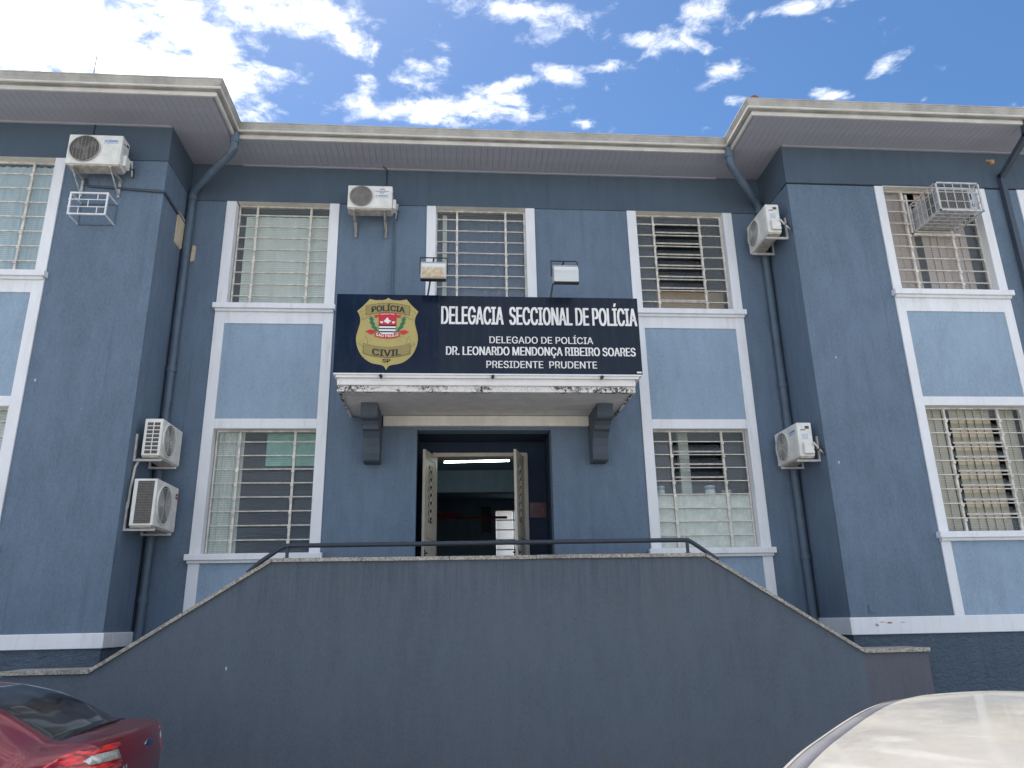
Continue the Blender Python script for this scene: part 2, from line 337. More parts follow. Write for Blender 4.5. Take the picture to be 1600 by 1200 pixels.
# ------------------------------------------------------------------ mesh helpers
class MB:
    def __init__(s): s.v = []; s.f = []; s.m = []; s.mats = []; s.cur = 0
    def mat(s, name):
        if name not in s.mats: s.mats.append(name)
        s.cur = s.mats.index(name); return s
    def face(s, pts):
        k = len(s.v); s.v += [tuple(p) for p in pts]; s.f.append(tuple(range(k, k+len(pts)))); s.m.append(s.cur)
    def add(s, vs, fs):
        k = len(s.v); s.v += [tuple(p) for p in vs]
        for f in fs: s.f.append(tuple(k+i for i in f)); s.m.append(s.cur)
        return s
    def box(s, x0, x1, y0, y1, z0, z1, M=None):
        vs = [Vector((x, y, z)) for x in (x0, x1) for y in (y0, y1) for z in (z0, z1)]
        if M is not None: vs = [M @ v for v in vs]
        return s.add(vs, [(0,1,3,2),(4,6,7,5),(0,4,5,1),(2,3,7,6),(0,2,6,4),(1,5,7,3)])
    def tube(s, pts, r, n=10, caps=True):
        pts = [Vector(p) for p in pts]; rings = []
        rs = r if isinstance(r, (list, tuple)) else [r]*len(pts)
        ref = None
        for i, p in enumerate(pts):
            a = (pts[i]-pts[i-1]).normalized() if i else (pts[1]-pts[0]).normalized()
            b = (pts[i+1]-pts[i]).normalized() if i < len(pts)-1 else a
            d = (a+b).normalized()
            if ref is None: ref = Vector((0,0,1)) if abs(d.z) < .9 else Vector((1,0,0))
            u = (ref - d*ref.dot(d)).normalized(); v = d.cross(u); ref = u
            k = 1/max(.4, d.dot(a))
            rings.append([p + (u*math.cos(2*math.pi*j/n) + v*math.sin(2*math.pi*j/n))*rs[i]*(k if 0 < i < len(pts)-1 else 1) for j in range(n)])
        vs = [q for r_ in rings for q in r_]
        fs = [(i*n+j, i*n+(j+1)%n, (i+1)*n+(j+1)%n, (i+1)*n+j) for i in range(len(pts)-1) for j in range(n)]
        if caps: fs += [tuple(range(n-1, -1, -1)), tuple((len(pts)-1)*n+j for j in range(n))]
        return s.add(vs, fs)
    def prism(s, poly, axis, a, b):
        """2D polygon extruded along axis ('x','y','z') from a to b"""
        def P3(p, q):
            return {'x': (q, p[0], p[1]), 'y': (p[0], q, p[1]), 'z': (p[0], p[1], q)}[axis]
        n = len(poly); vs = [P3(p, a) for p in poly] + [P3(p, b) for p in poly]
        fs = [tuple(range(n)), tuple(range(2*n-1, n-1, -1))] + [(i, (i+1)%n, n+(i+1)%n, n+i) for i in range(n)]
        return s.add(vs, fs)
    def disc(s, c, r, y0, y1, n=32, axis='y'):
        return s.prism([(c[0]+r*math.cos(2*math.pi*i/n), c[1]+r*math.sin(2*math.pi*i/n)) for i in range(n)], axis, y0, y1)
    def ring(s, c, r0, r1, y0, y1, n=32):
        vs = []
        for i in range(n):
            ca, sa = math.cos(2*math.pi*i/n), math.sin(2*math.pi*i/n)
            for r_, y in ((r0,y0),(r1,y0),(r1,y1),(r0,y1)): vs.append((c[0]+r_*ca, y, c[1]+r_*sa))
        fs = []
        for i in range(n):
            j = (i+1) % n
            for k in range(4): fs.append((i*4+k, i*4+(k+1)%4, j*4+(k+1)%4, j*4+k))
        return s.add(vs, fs)
    def build(s, name, mat=None, parent=None, bevel=0, smooth=False, seg=2):
        me = bpy.data.meshes.new(name); me.from_pydata(s.v, [], s.f)
        mats = s.mats if s.mats else [mat]
        for x in mats: me.materials.append(MATS[x])
        if s.mats: me.polygons.foreach_set('material_index', s.m)
        bm = bmesh.new(); bm.from_mesh(me); bmesh.ops.remove_doubles(bm, verts=bm.verts, dist=1e-5)
        bmesh.ops.recalc_face_normals(bm, faces=bm.faces); bm.to_mesh(me); bm.free()
        o = bpy.data.objects.new(name, me); COL.objects.link(o)
        if parent is not None: o.parent = parent
        if bevel:
            md = o.modifiers.new('bevel', 'BEVEL'); md.width = bevel; md.segments = seg; md.limit_method = 'ANGLE'; md.angle_limit = R(40)
        if smooth:
            me.polygons.foreach_set('use_smooth', [True]*len(me.polygons))
            try: me.set_sharp_from_angle(angle=R(38))
            except Exception: pass
        me.update(); return o
def empty(name, loc=(0,0,0), rot=(0,0,0)):
    o = bpy.data.objects.new(name, None); COL.objects.link(o); o.location = loc; o.rotation_euler = rot; o.empty_display_size = .2; return o
def tag(o, label=None, cat=None, group=None, kind=None):
    if label: o['label'] = label
    if cat: o['category'] = cat
    if group: o['group'] = group
    if kind: o['kind'] = kind
    return o
def inst(src, name, parent, loc=(0,0,0), rot=(0,0,0), scale=(1,1,1)):
    c = src.copy(); c.name = name; COL.objects.link(c); c.parent = parent; c.location = loc; c.rotation_euler = rot; c.scale = scale; return c

# ------------------------------------------------------------------ ground
g = MB(); g.face([(-300,-300,0),(300,-300,0),(300,300,0),(-300,300,0)])
tag(g.build('ground', 'pavement'), kind='structure')
g = MB(); g.face([(-300,-16.0,.004),(300,-16.0,.004),(300,-3.0,.004),(-300,-3.0,.004)])
tag(g.build('road', 'bounce_paving'), kind='structure')
g = MB(); g.box(-40, 40, -3.0, -.98, .0, .14)
tag(g.build('pavement', 'pavement', bevel=.015), kind='structure')
g = MB(); g.box(-40, 40, -19, -16.0, .0, .14)
tag(g.build('pavement', 'pavement', bevel=.015), kind='structure')

# ------------------------------------------------------------------ police station
B = empty('police_station')
tag(B, 'two storey blue police station with white window trim and projecting wings', 'building')
XL, XR, YW = -4.25, 5.29, -.97
ZS = 9.08
# levels of each bay family: frieze bottom, upper sill top, panel top, panel bottom, lower opening top, lower sill top
LV_M = dict(fr=8.41, us=6.60, pt=6.285, pb=4.77, lo=4.62, ls=2.81)
LV_R = dict(fr=8.39, us=6.56, pt=6.22, pb=4.865, lo=4.73, ls=2.905)
LV_L = dict(fr=8.485, us=6.63, pt=6.32, pb=4.82, lo=4.68, ls=2.86)

# -- walls (solid boxes between the window bays)
T = .24
def wallbox(x0, x1, z0, z1, y=0, mat='wall_blue'):
    MB().box(x0, x1, y, y+T, z0, z1).build('wall', mat, B)
wallbox(XL, -3.645, 0, 8.41); wallbox(-1.85, -.52, 0, 6.48); wallbox(-1.85, -.43, 6.48, 8.41)
wallbox(-.52, 1.50, 4.60, 6.48); wallbox(1.50, 2.92, 0, 6.48); wallbox(1.355, 2.92, 6.48, 8.41)
wallbox(4.735, XR, 0, 8.41)
RB = [(6.735, 8.60), (9.155, 11.02), (11.6, 13.46)]      # right wing bays (outer trim)
LB = [(-7.55, -5.69), (-9.97, -8.11), (-12.4, -10.54)]
def wingwalls(x0, x1, bays, fr):
    xs = sorted(bays); p = x0
    for a, b_ in xs:
        wallbox(p, a, 1.8, fr, YW); p = b_
    wallbox(p, x1, 1.8, fr, YW)
wingwalls(XR, 14, RB, 8.39); wingwalls(-14, XL, LB, 8.485)
# plinths + base band
for x0, x1, zb in ((XR, 14, 1.58), (-14, XL, 1.62)):
    MB().box(x0, x1, YW, YW+T, 0, zb).build('plinth', 'plinth_blue', B)
    o = MB(); sx = -.03 if x0 > 0 else 0; ex = 0 if x0 > 0 else .03
    o.box(x0+sx, x1+ex, YW-.03, YW+T, zb, 1.8)
    o.build('base_band', 'trim_white', B, bevel=.008)
# wing side walls
MB().box(XL-T, XL, YW+T+.001, -.0, 1.8, 8.41).build('wall', 'wall_inner', B)
MB().box(XR, XR+T, YW+T+.001, -.0, 1.8, 8.41).build('wall', 'wall_inner', B)
MB().box(XL-T, XL, YW+T+.001, -.0, 0, 1.62).build('plinth', 'plinth_blue', B)
MB().box(XR, XR+T, YW+T+.001, -.0, 0, 1.58).build('plinth', 'plinth_blue', B)
MB().box(XL-T, XL+.03, YW+T+.001, 0, 1.62, 1.8).build('base_band', 'trim_white', B, bevel=.008)
MB().box(XR-.03, XR+T, YW+T+.001, 0, 1.58, 1.8).build('base_band', 'trim_white', B, bevel=.008)
# friezes
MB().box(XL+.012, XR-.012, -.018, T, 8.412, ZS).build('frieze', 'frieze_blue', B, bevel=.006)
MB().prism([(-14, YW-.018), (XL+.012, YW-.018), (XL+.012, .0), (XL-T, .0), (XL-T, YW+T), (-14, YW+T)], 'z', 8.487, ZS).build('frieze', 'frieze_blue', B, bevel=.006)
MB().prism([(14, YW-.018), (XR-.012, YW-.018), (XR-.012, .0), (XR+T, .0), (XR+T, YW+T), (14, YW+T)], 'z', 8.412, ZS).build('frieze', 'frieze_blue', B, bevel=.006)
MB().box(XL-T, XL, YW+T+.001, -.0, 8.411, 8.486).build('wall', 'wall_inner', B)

# -- window bays
def trim(x0, x1, z0, z1, y, d=.20, name='window_trim', proud=.022, mat='trim_white'):
    MB().box(x0, x1, y-proud, y+d, z0, z1).build(name, mat, B, bevel=.005)
def sill(x0, x1, zt, y):
    m_ = MB(); m_.box(x0, x1, y-.10, y+.20, zt-.085, zt); m_.box(x0+.03, x1-.03, y-.06, y+.2, zt-.125, zt-.085)
    m_.build('window_sill', 'trim_white', B, bevel=.006)
def panel(x0, x1, z0, z1, y):
    MB().box(x0, x1, y-.004, y+.18, z0, z1).build('wall_panel', 'panel_blue', B)

# unit panes and bars are shared meshes, scaled per window
def unit(name, mat, sx, sy, sz):
    return MB().box(-sx/2, sx/2, -sy/2, sy/2, -sz/2, sz/2)
_cache = {}
def shared(key, make):
    if key not in _cache: _cache[key] = make()
    return _cache[key]
def put(mesh, name, parent, loc, rot=(0,0,0)):
    o = bpy.data.objects.new(name, mesh); COL.objects.link(o); o.parent = parent; o.location = loc; o.rotation_euler = rot; return o
def boxmesh(name, mat, sx, sy, sz):
    key = (mat, round(sx,3), round(sy,3), round(sz,3))
    def mk():
        mb = MB().box(-sx/2, sx/2, -sy/2, sy/2, -sz/2, sz/2); me = bpy.data.meshes.new(name); me.from_pydata(mb.v, [], mb.f); me.materials.append(MATS[mat]); me.update(); return me
    return shared(key, mk)

def curtain(parent, x0, x1, z0, z1, y, mat, amp=.018, wl=.09, name='curtain'):
    mb = MB(); n = int((x1-x0)/.012)+2; vs = []
    for i in range(n):
        x = x0+(x1-x0)*i/(n-1)
        dy = amp*math.sin(x/wl*2*math.pi+.7*math.sin(x*9)) + amp*.4*math.sin(x/wl*4.1)
        vs += [(x, y+dy*1.1, z0), (x, y+dy, (z0+z1)/2), (x, y+dy*.7, z1)]
    fs = [(3*i+k, 3*i+3+k, 3*i+4+k, 3*i+1+k) for i in range(n-1) for k in (0, 1)]
    mb.add(vs, fs); return mb.build(name, mat, parent, smooth=True)
def blind(parent, x0, x1, z0, z1, y, mat, wl=.127, ang=9, skip=()):
    n = int((x1-x0)/wl)
    for i in range(n):
        if i in skip: continue
        me = boxmesh('blind_vane', mat, wl*1.06, .004, z1-z0)
        put(me, 'blind_vane', parent, (x0+wl*(i+.5), y, (z0+z1)/2), (0, 0, R(ang+random.uniform(-5, 5))))

def window(x0, x1, z0, z1, y, rows, fr, tilt=None, frosted=0, ribmat='glass_ribbed', hole=None, room_mat='room_wall', deep=1.6):
    """steel louvre window: outer frame, two mullions, horizontal bars, a pane per cell"""
    yy = y+.135
    mb = MB(); f = .022
    mb.box(x0, x1, yy-.015, yy+.02, z1-f, z1); mb.box(x0, x1, yy-.015, yy+.02, z0, z0+f)
    mb.box(x0, x0+f, yy-.015, yy+.02, z0+f, z1-f); mb.box(x1-f, x1, yy-.015, yy+.02, z0+f, z1-f)
    W_ = mb.build('window', 'bar_steel', B)
    xa = x0+(x1-x0)*fr[0]; xb = x0+(x1-x0)*fr[1]
    pitch = (z1-z0)/(rows-.15); first = .85*pitch
    zs = [z1] + [z1-first-(z1-first-z0)*i/(rows-1) for i in range(rows)]
    zs[-1] = z0
    for xm in (xa, xb):
        mm = MB(); mm.box(xm-.016, xm+.016, yy-.030, yy+.012, z0+f, z1-f)
        for i in range(1, rows):
            mm.box(xm-.022, xm+.022, yy-.048, yy-.030, zs[i]-.05, zs[i]-.008)
        mm.build('mullion', 'bar_steel', W_)
    for i in range(1, rows):
        for a, b_ in ((x0+f, xa-.016), (xa+.016, xb-.016), (xb+.016, x1-f)):
            jy = random.uniform(-.002, .002)
            put(boxmesh('bar', 'bar_steel', b_-a, .026, .014), 'bar', W_, ((a+b_)/2, yy-.012+jy, zs[i]), (0, random.uniform(-.004,.004), 0))
    for i in range(rows):
        zt, zb = zs[i]-.009, zs[i+1]+.009
        for k, (a, b_) in enumerate(((x0+f, xa-.016), (xa+.016, xb-.016), (xb+.016, x1-f))):
            if hole and k == 1 and hole[0] <= i <= hole[1]: continue
            gm = 'glass_frosted' if i >= rows-frosted else ribmat
            ang = -(tilt or {}).get(i, 0) if k == 1 else random.uniform(-.6, .6)
            h = zt-zb
            o = put(boxmesh('pane', gm, b_-a-.004, .004, h-.002), 'pane', W_, ((a+b_)/2, yy+.001, (zt+zb)/2), (R(ang), 0, 0))
            if k == 1 and abs(ang) > 3:
                Mx = Matrix.Rotation(R(ang), 3, 'X')
                for sgn in (-1,):
                    q = Mx @ Vector((0, 0, sgn*h/2)) 
                    put(boxmesh('bar', 'bar_steel', b_-a-.004, .02, .014), 'bar', W_, ((a+b_)/2, yy+q.y, (zt+zb)/2+q.z), (R(ang), 0, 0))
    MB().box(x0, x1, y-.012, yy-.016, z1+.001, z1+.012).build('head_reveal', 'beam_cream', W_) if z1 > 6 else None
    # room behind
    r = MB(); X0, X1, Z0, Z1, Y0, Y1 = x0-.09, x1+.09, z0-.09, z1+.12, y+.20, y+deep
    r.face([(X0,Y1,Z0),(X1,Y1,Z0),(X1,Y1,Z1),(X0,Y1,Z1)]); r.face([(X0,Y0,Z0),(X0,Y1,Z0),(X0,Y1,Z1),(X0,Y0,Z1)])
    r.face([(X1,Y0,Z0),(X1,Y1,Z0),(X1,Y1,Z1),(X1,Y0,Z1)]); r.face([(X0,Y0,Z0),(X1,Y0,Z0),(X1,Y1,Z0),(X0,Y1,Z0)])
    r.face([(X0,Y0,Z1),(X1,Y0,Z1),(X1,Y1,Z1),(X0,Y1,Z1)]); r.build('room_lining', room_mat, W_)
    return W_, yy

def bay(xo0, xo1, y, L, tw=.155, tw2=None, lower=True, zb=1.8):
    tw2 = tw2 or tw
    x0, x1 = xo0+tw, xo1-tw2
    # jambs run from frieze to sill, then from under the sill to the base band
    trim(xo0, x0, L['us'], L['fr'], y); trim(x1, xo1, L['us'], L['fr'], y)
    sill(xo0-.03, xo1+.03, L['us'], y)
    trim(xo0, x0, L['ls'], L['us']-.125, y); trim(x1, xo1, L['ls'], L['us']-.125, y)
    trim(x0, x1, L['pt'], L['us']-.125, y, proud=.020); panel(x0, x1, L['pb'], L['pt'], y)
    trim(x0, x1, L['lo'], L['pb'], y, proud=.020)
    sill(xo0-.04, xo1+.04, L['ls'], y)
    trim(xo0, x0, zb, L['ls']-.125, y); trim(x1, xo1, zb, L['ls']-.125, y)
    panel(x0, x1, zb, L['ls']-.125, y)
    return x0, x1

x0, x1 = bay(-3.645, -1.85, 0, LV_M)                       # bay left of the sign
w1, yy = window(-3.475, -1.995, 6.60, 8.41, 0, 9, (.20, .78))
curtain(w1, -3.37, -2.0, 6.55, 8.25, .19, 'curtain_white', .006, .2)
w1b, yy = window(-3.475, -1.995, 2.81, 4.62, 0, 9, (.235, .775))
curtain(w1b, -3.47, -3.2, 2.8, 4.62, .20, 'curtain_white', .02, .09); curtain(w1b, -3.2, -3.08, 2.8, 4.62, .20, 'curtain_white', .004, .2)
mbg = MB().box(-2.78, -2.0, .30, .31, 4.12, 4.62); mbg.build('curtain', 'reflection_green', w1b)  # flat green sheet: the green reflection in the glass, put in as colour
MB().box(-.43, -.28, -.022, .2, 6.60, 8.41).build('window_trim', 'trim_white', B, bevel=.005)
MB().box(1.202, 1.355, -.022, .2, 6.60, 8.41).build('window_trim', 'trim_white', B, bevel=.005)
sill(-.46, 1.385, 6.60, 0)
w2, yy = window(-.28, 1.202, 6.60, 8.41, 0, 9, (.235, .78))
curtain(w2, -.27, 1.2, 6.55, 8.4, .45, 'reflection_navy', .03, .3)  # added navy sheet: blue sky reflection in the panes, put in as colour
curtain(w2, -.17, -.10, 6.6, 8.4, .26, 'curtain_white', .003, .2)
x0, x1 = bay(2.92, 4.735, 0, LV_M)                          # bay right of the sign
w3, yy = window(3.07, 4.58, 6.60, 8.41, 0, 9, (.215, .745), tilt={1: 40, 2: 40, 3: 40, 4: 40, 5: 40, 6: 38, 7: 25})
MB().box(3.45, 4.60, .42, .60, 6.5, 7.12).build('cupboard', 'card_tan', w3)
w3b, yy = window(3.07, 4.57, 2.81, 4.62, 0, 9, (.205, .75), tilt={1: 44, 2: 50, 3: 52}, frosted=4)
MB().box(3.62, 3.78, .5, .6, 3.4, 4.7).build('curtain', 'curtain_white', w3b)
MB().box(3.08, 4.56, .160, .168, 2.82, 3.583).build('paper_sheet', 'paper_white', w3b)
MB().box(3.08, 4.56, .17, .40, 3.585, 3.60).build('inner_ledge', 'trim_white', w3b)
for a, b_ in RB:
    x0, x1 = bay(a, b_, YW, LV_R, .14, .145)
    main = a < 7
    wu, yy = window(x0, x1, 6.56, 8.39, YW, 9, (.24, .70), hole=(0, 3) if main else None)
    blind(wu, x0+.02, x1-.02, 6.55, 8.4, YW+.215, 'blind_pink', skip=(4, 11) if main else (3,))
    wl_, yy = window(x0, x1, 2.905, 4.73, YW, 9, (.23, .76), tilt={i: 50 for i in range(1, 8)})
    blind(wl_, x0+.02, x1-.02, 2.9, 4.73, YW+.24, 'blind_beige', skip=(3, 9))
for a, b_ in LB:
    x0, x1 = bay(a, b_, YW, LV_L, .15, .15)
    wu, yy = window(x0, x1, 6.63, 8.485, YW, 8, (.25, .77))
    curtain(wu, x0, x1, 6.6, 8.45, YW+.20, 'curtain_pale_blue', .016, .11)
    wl_, yy = window(x0, x1, 2.86, 4.68, YW, 9, (.25, .77))
    curtain(wl_, x0, x1, 2.86, 4.68, YW+.20, 'curtain_white', .016, .11)

# -- soffit boards, fascia, gutter
FO = .10     # board pitch
def brd(x, y0, y1):
    me = boxmesh('soffit_board', 'pvc_board', .0965, y1-y0, .012)
    put(me, 'soffit_board', B, (x, (y0+y1)/2, ZS+.006))
x = -7.3
while x < 10.6:
    if x < XL-.05: brd(x, -1.715, YW-.02)
    elif x < -3.45: brd(x, -1.715, -.02)
    elif x < 4.5: brd(x, -.735, -.02)
    elif x < XR+.05: brd(x, -1.715, -.02)
    else: brd(x, -1.715, YW-.02)
    x += FO
mb = MB(); mb.box(-14, -3.42, -1.70, .2, ZS+.016, ZS+.05); mb.box(-3.42, 4.52, -.72, .2, ZS+.016, ZS+.05); mb.box(4.52, 14, -1.70, .2, ZS+.016, ZS+.05)
mb.box(-14, -7.36, -1.715, YW, ZS+.001, ZS+.016); mb.box(10.62, 14, -1.715, YW, ZS+.001, ZS+.016)
mb.build('soffit_backing', 'pvc_board', B)
MB().box(-3.44, 4.53, -.05, -.019, ZS-.018, ZS-.001).build('soffit_moulding', 'pvc_board', B)
MB().box(XR, 14, YW-.05, YW-.019, ZS-.018, ZS-.001).build('soffit_moulding', 'pvc_board', B)
MB().box(-14, XL, YW-.05, YW-.019, ZS-.018, ZS-.001).build('soffit_moulding', 'pvc_board', B)
PATH = [(-14,-1.72), (-3.40,-1.72), (-3.40,-.74), (4.52,-.74), (4.52,-1.72), (14,-1.72)]
def sweep(profile, name, mat, wob=0):
    """profile: (outward, z) points, mitred along the eaves path"""
    nrm = []
    for i in range(len(PATH)-1):
        d = Vector(PATH[i+1])-Vector(PATH[i]); d.normalize(); nrm.append(Vector((d.y, -d.x)))
    rows = []
    for i, p in enumerate(PATH):
        if i == 0: n = nrm[0]
        elif i == len(PATH)-1: n = nrm[-1]
        else:
            n = nrm[i-1]+nrm[i]; n = n/ (1+nrm[i-1].dot(nrm[i]))
        rows.append([(p[0]+n.x*o_, p[1]+n.y*o_, z) for o_, z in profile])
    k = len(profile); mb = MB(); mb.add([q for r_ in rows for q in r_], [(i*k+j, i*k+(j+1)%k, (i+1)*k+(j+1)%k, (i+1)*k+j) for i in range(len(rows)-1) for j in range(k)])
    mb.add(rows[0], [tuple(range(k))]); mb.add(rows[-1], [tuple(range(k))])
    return mb.build(name, mat, B, bevel=.003)
sweep([(-.01,9.075),(.022,9.075),(.022,9.135),(-.01,9.135)], 'fascia', 'gutter_white')
sweep([(-.01,9.137),(.012,9.137),(.012,9.16),(-.01,9.16)], 'fascia_groove', 'gutter_metal')
sweep([(-.008,9.162),(.075,9.162),(.085,9.178),(.085,9.186),(.066,9.192),(.066,9.215),(.078,9.245),(.100,9.28),(.104,9.30),(.112,9.30),(.112,9.318),(.090,9.318),(.090,9.30),(.06,9.25),(.05,9.20),(.05,9.175),(.0,9.175),(.0,9.318),(-.008,9.318)], 'gutter', 'gutter_metal')
sweep([(.077,9.158),(.092,9.168),(.092,9.188),(.086,9.188),(.086,9.172),(.074,9.160)], 'gutter_lip', 'gutter_white')
# roof: low tiled hips set back behind the gutter
mb = MB()
def slope(pts): mb.face(pts)
slope([(-14,-1.7,9.20),(-3.42,-1.7,9.20),(-5.8,1.6,10.7),(-14,1.6,10.7)]); slope([(-3.42,-1.7,9.20),(-3.42,-.72,9.20),(-4.2,2.6,10.9),(-5.8,1.6,10.7)])
slope([(-3.42,-.72,9.20),(4.54,-.72,9.20),(5.4,2.6,10.9),(-4.2,2.6,10.9)])
slope([(4.54,-.72,9.20),(4.54,-1.7,9.20),(6.9,1.6,10.7),(5.4,2.6,10.9)]); slope([(4.54,-1.7,9.20),(14,-1.7,9.20),(14,1.6,10.7),(6.9,1.6,10.7)])
slope([(-14,1.6,10.7),(-5.8,1.6,10.7),(-4.2,2.6,10.9),(5.4,2.6,10.9),(6.9,1.6,10.7),(14,1.6,10.7),(14,11,9.2),(-14,11,9.2)])
mb.build('roof', 'roof_tile', B)
mb = MB()
for i in range(9):
    f_ = i/9.; p = Vector((4.60+.85*f_*1.0, -1.66+1.2*f_, 9.40+.54*f_*.55)); q = p+Vector((.12, .17, .05))
    mb.tube([p, q], [.085, .07], 12)
mb.build('ridge_tile', 'clay', B, smooth=True)
# building envelope (sides, back, inner core) so no light leaks in
mb = MB(); mb.box(-14, -13.8, YW+T, 10, 0, 9.2); mb.box(13.8, 14, YW+T, 10, 0, 9.2)
mb.box(-13.8, 1.10, 8.2, 8.4, 0, 9.2); mb.box(2.0, 13.8, 8.2, 8.4, 0, 9.2); mb.box(1.10, 2.0, 8.2, 8.4, 0, 3.05); mb.box(1.10, 2.0, 8.2, 8.4, 4.52, 9.2)
mb.build('back_wall', 'wall_inner', B)

# -- doorway: recess, hall, frame, leaves
FZ = 1.75
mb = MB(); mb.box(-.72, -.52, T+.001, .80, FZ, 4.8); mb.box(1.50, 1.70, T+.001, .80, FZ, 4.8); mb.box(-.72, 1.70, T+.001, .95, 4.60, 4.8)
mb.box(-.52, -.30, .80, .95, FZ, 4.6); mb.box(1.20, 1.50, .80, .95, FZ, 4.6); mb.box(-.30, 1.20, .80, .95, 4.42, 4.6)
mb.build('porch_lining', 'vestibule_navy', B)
mb = MB(); mb.box(-1.2, -1.0, .95, 8.2, FZ, 4.8); mb.box(2.3, 2.5, .95, 8.2, FZ, 4.8); mb.box(-1.2, 2.5, .95, 8.2, 4.8, 4.95)
mb.box(-1.0, 1.10, 8.0, 8.19, FZ, 4.8); mb.box(2.0, 2.3, 8.0, 8.19, FZ, 4.8); mb.box(1.1, 2.0, 8.0, 8.19, FZ, 3.05); mb.box(1.1, 2.0, 8.0, 8.19, 4.52, 4.8)
mb.box(-1.0, 2.3, 4.2, 4.4, 4.35, 4.8)
mb.build('hall_lining', 'hall_wall', B)
MB().box(-1.2, 2.5, T+.001, 8.2, FZ-.15, FZ).build('hall_floor', 'step_stone', B)
mb = MB(); mb.box(-1.0, 1.4, 7.96, 7.99, 4.30, 4.36); mb.box(-.6, .2, 7.90, 7.99, 4.33, 4.45); mb.build('hall_stripe', 'plaque_red', B)
MB().box(.75, 1.0, 7.97, 7.99, 3.95, 4.60).build('hall_notice', 'navy_pane', B)
mb = MB()
for xx in (1.10, 1.56, 1.98): mb.box(xx, xx+.022, 8.04, 8.07, 3.05, 4.52)
for i in range(7): mb.box(1.1, 2.0, 8.045, 8.065, 3.05+.244*i-.011, 3.05+.244*i+.011)
wb = mb.build('back_window', 'bar_steel', B)
for i in range(6):
    for xx in (1.34, 1.78): put(boxmesh('pane', 'glass_opal', .42, .004, .22), 'pane', wb, (xx, 8.056, 3.05+.244*(i+.5)))
mb = MB(); mb.box(-.30, -.235, .76, .97, FZ, 4.36); mb.box(1.14, 1.21, .76, .97, FZ, 4.36); mb.box(-.30, 1.21, .76, .97, 4.36, 4.42)
mb.build('door_frame', 'door_cream', B, bevel=.006)
def leaf(px_, ang, sgn, locked=False):
    e = MB(); Wd, H, Z0 = .66, 4.35-FZ-.01, FZ+.005
    e.box(0, .085, -.02, .02, 0, H); e.box(Wd-.085, Wd, -.02, .02, 0, H)
    e.box(.085, Wd-.085, -.02, .02, 0, .18); e.box(.085, Wd-.085, -.02, .02, 1.28, 1.45); e.box(.085, Wd-.085, -.02, .02, H-.12, H)
    e.box(.085, Wd-.085, -.008, .008, .18, 1.28); e.box(.17, Wd-.17, -.016, .016, .28, 1.18)
    o = e.build('door_leaf', 'door_cream', B, bevel=.004); o.location = (px_, .80, Z0); o.rotation_euler = (0, 0, ang)
    l = MB()
    l.box(.22, Wd-.22, -.010, .010, 1.52, H-.20)
    l.build('lattice_back', 'lattice_dark', o)
    l = MB(); l.box(.085, .219, -.012, .012, 1.45, H-.12); l.box(Wd-.219, Wd-.085, -.012, .012, 1.45, H-.12); l.box(.219, Wd-.219, -.012, .012, 1.45, 1.52); l.box(.219, Wd-.219, -.012, .012, H-.20, H-.12); l.build('lattice_surround', 'door_cream', o)
    l = MB()
    for i in range(7):
        zc = 1.60+.12*i
        for k in (-1, 1):
            l.tube([(Wd/2+k*.04, -.012, zc-.06), (Wd/2+k*.10, -.012, zc), (Wd/2+k*.04, -.012, zc+.06), (Wd/2+k*.01, -.012, zc)], .009, 6)
            l.tube([(Wd/2+k*.04, .012, zc-.06), (Wd/2+k*.10, .012, zc), (Wd/2+k*.04, .012, zc+.06), (Wd/2+k*.01, .012, zc)], .009, 6)
    l.build('lattice', 'door_cream', o)
    k = MB(); k.box(Wd-.05, Wd-.02, -.03, .03, .95, 1.10); k.tube([(Wd-.035, -.06, 1.05), (Wd-.035, .06, 1.05)], .014, 8); k.build('lock_plate', 'black_metal', o)
leaf(-.245, R(-105), 1); leaf(1.14, R(-106), -1)

# -- canopy over the door
CX0, CX1 = -1.52, 2.50
C = MB()
C.box(CX0+.04, CX1-.04, -1.30, -.0, 4.81, 5.0)
C = C.build('canopy', 'canopy_under', B)
mb = MB(); mb.mat('canopy_white')
mb.prism([(-.001,4.785),(-1.37,4.785),(-1.37,4.862),(-1.405,4.866),(-1.405,4.925),(-1.385,4.93),(-1.385,4.962),(-.001,4.962)], 'x', CX0, CX0+.039)
mb.prism([(-.001,4.785),(-1.37,4.785),(-1.37,4.862),(-1.405,4.866),(-1.405,4.925),(-1.385,4.93),(-1.385,4.962),(-.001,4.962)], 'x', CX1-.039, CX1)
mb.prism([(-1.301,4.785),(-1.37,4.785),(-1.37,4.862),(-1.405,4.866),(-1.405,4.925),(-1.385,4.93),(-1.385,4.962),(-1.301,4.962)], 'x', CX0+.04, CX1-.04)
mb.build('canopy_fascia', parent=C, bevel=.004)
MB().box(CX0-.05, CX1+.09, -1.44, -.03, 5.001, 5.022).build('canopy_cap', 'trim_white', C, bevel=.003)
MB().box(CX0-.02, CX1+.05, -1.425, -.02, 4.963, 5.0).build('canopy_cornice', 'canopy_white', C, bevel=.004)
MB().box(-1.02, 2.075, -.09, -.001, 4.645, 4.80).build('canopy_beam', 'beam_cream', C, bevel=.006)
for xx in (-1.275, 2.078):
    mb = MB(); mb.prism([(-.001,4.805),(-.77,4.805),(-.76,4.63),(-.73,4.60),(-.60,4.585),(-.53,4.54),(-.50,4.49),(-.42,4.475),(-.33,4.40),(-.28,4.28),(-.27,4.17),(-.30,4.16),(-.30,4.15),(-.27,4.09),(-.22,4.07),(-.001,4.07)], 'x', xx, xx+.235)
    mb.build('corbel', 'corbel_blue', C, bevel=.006)
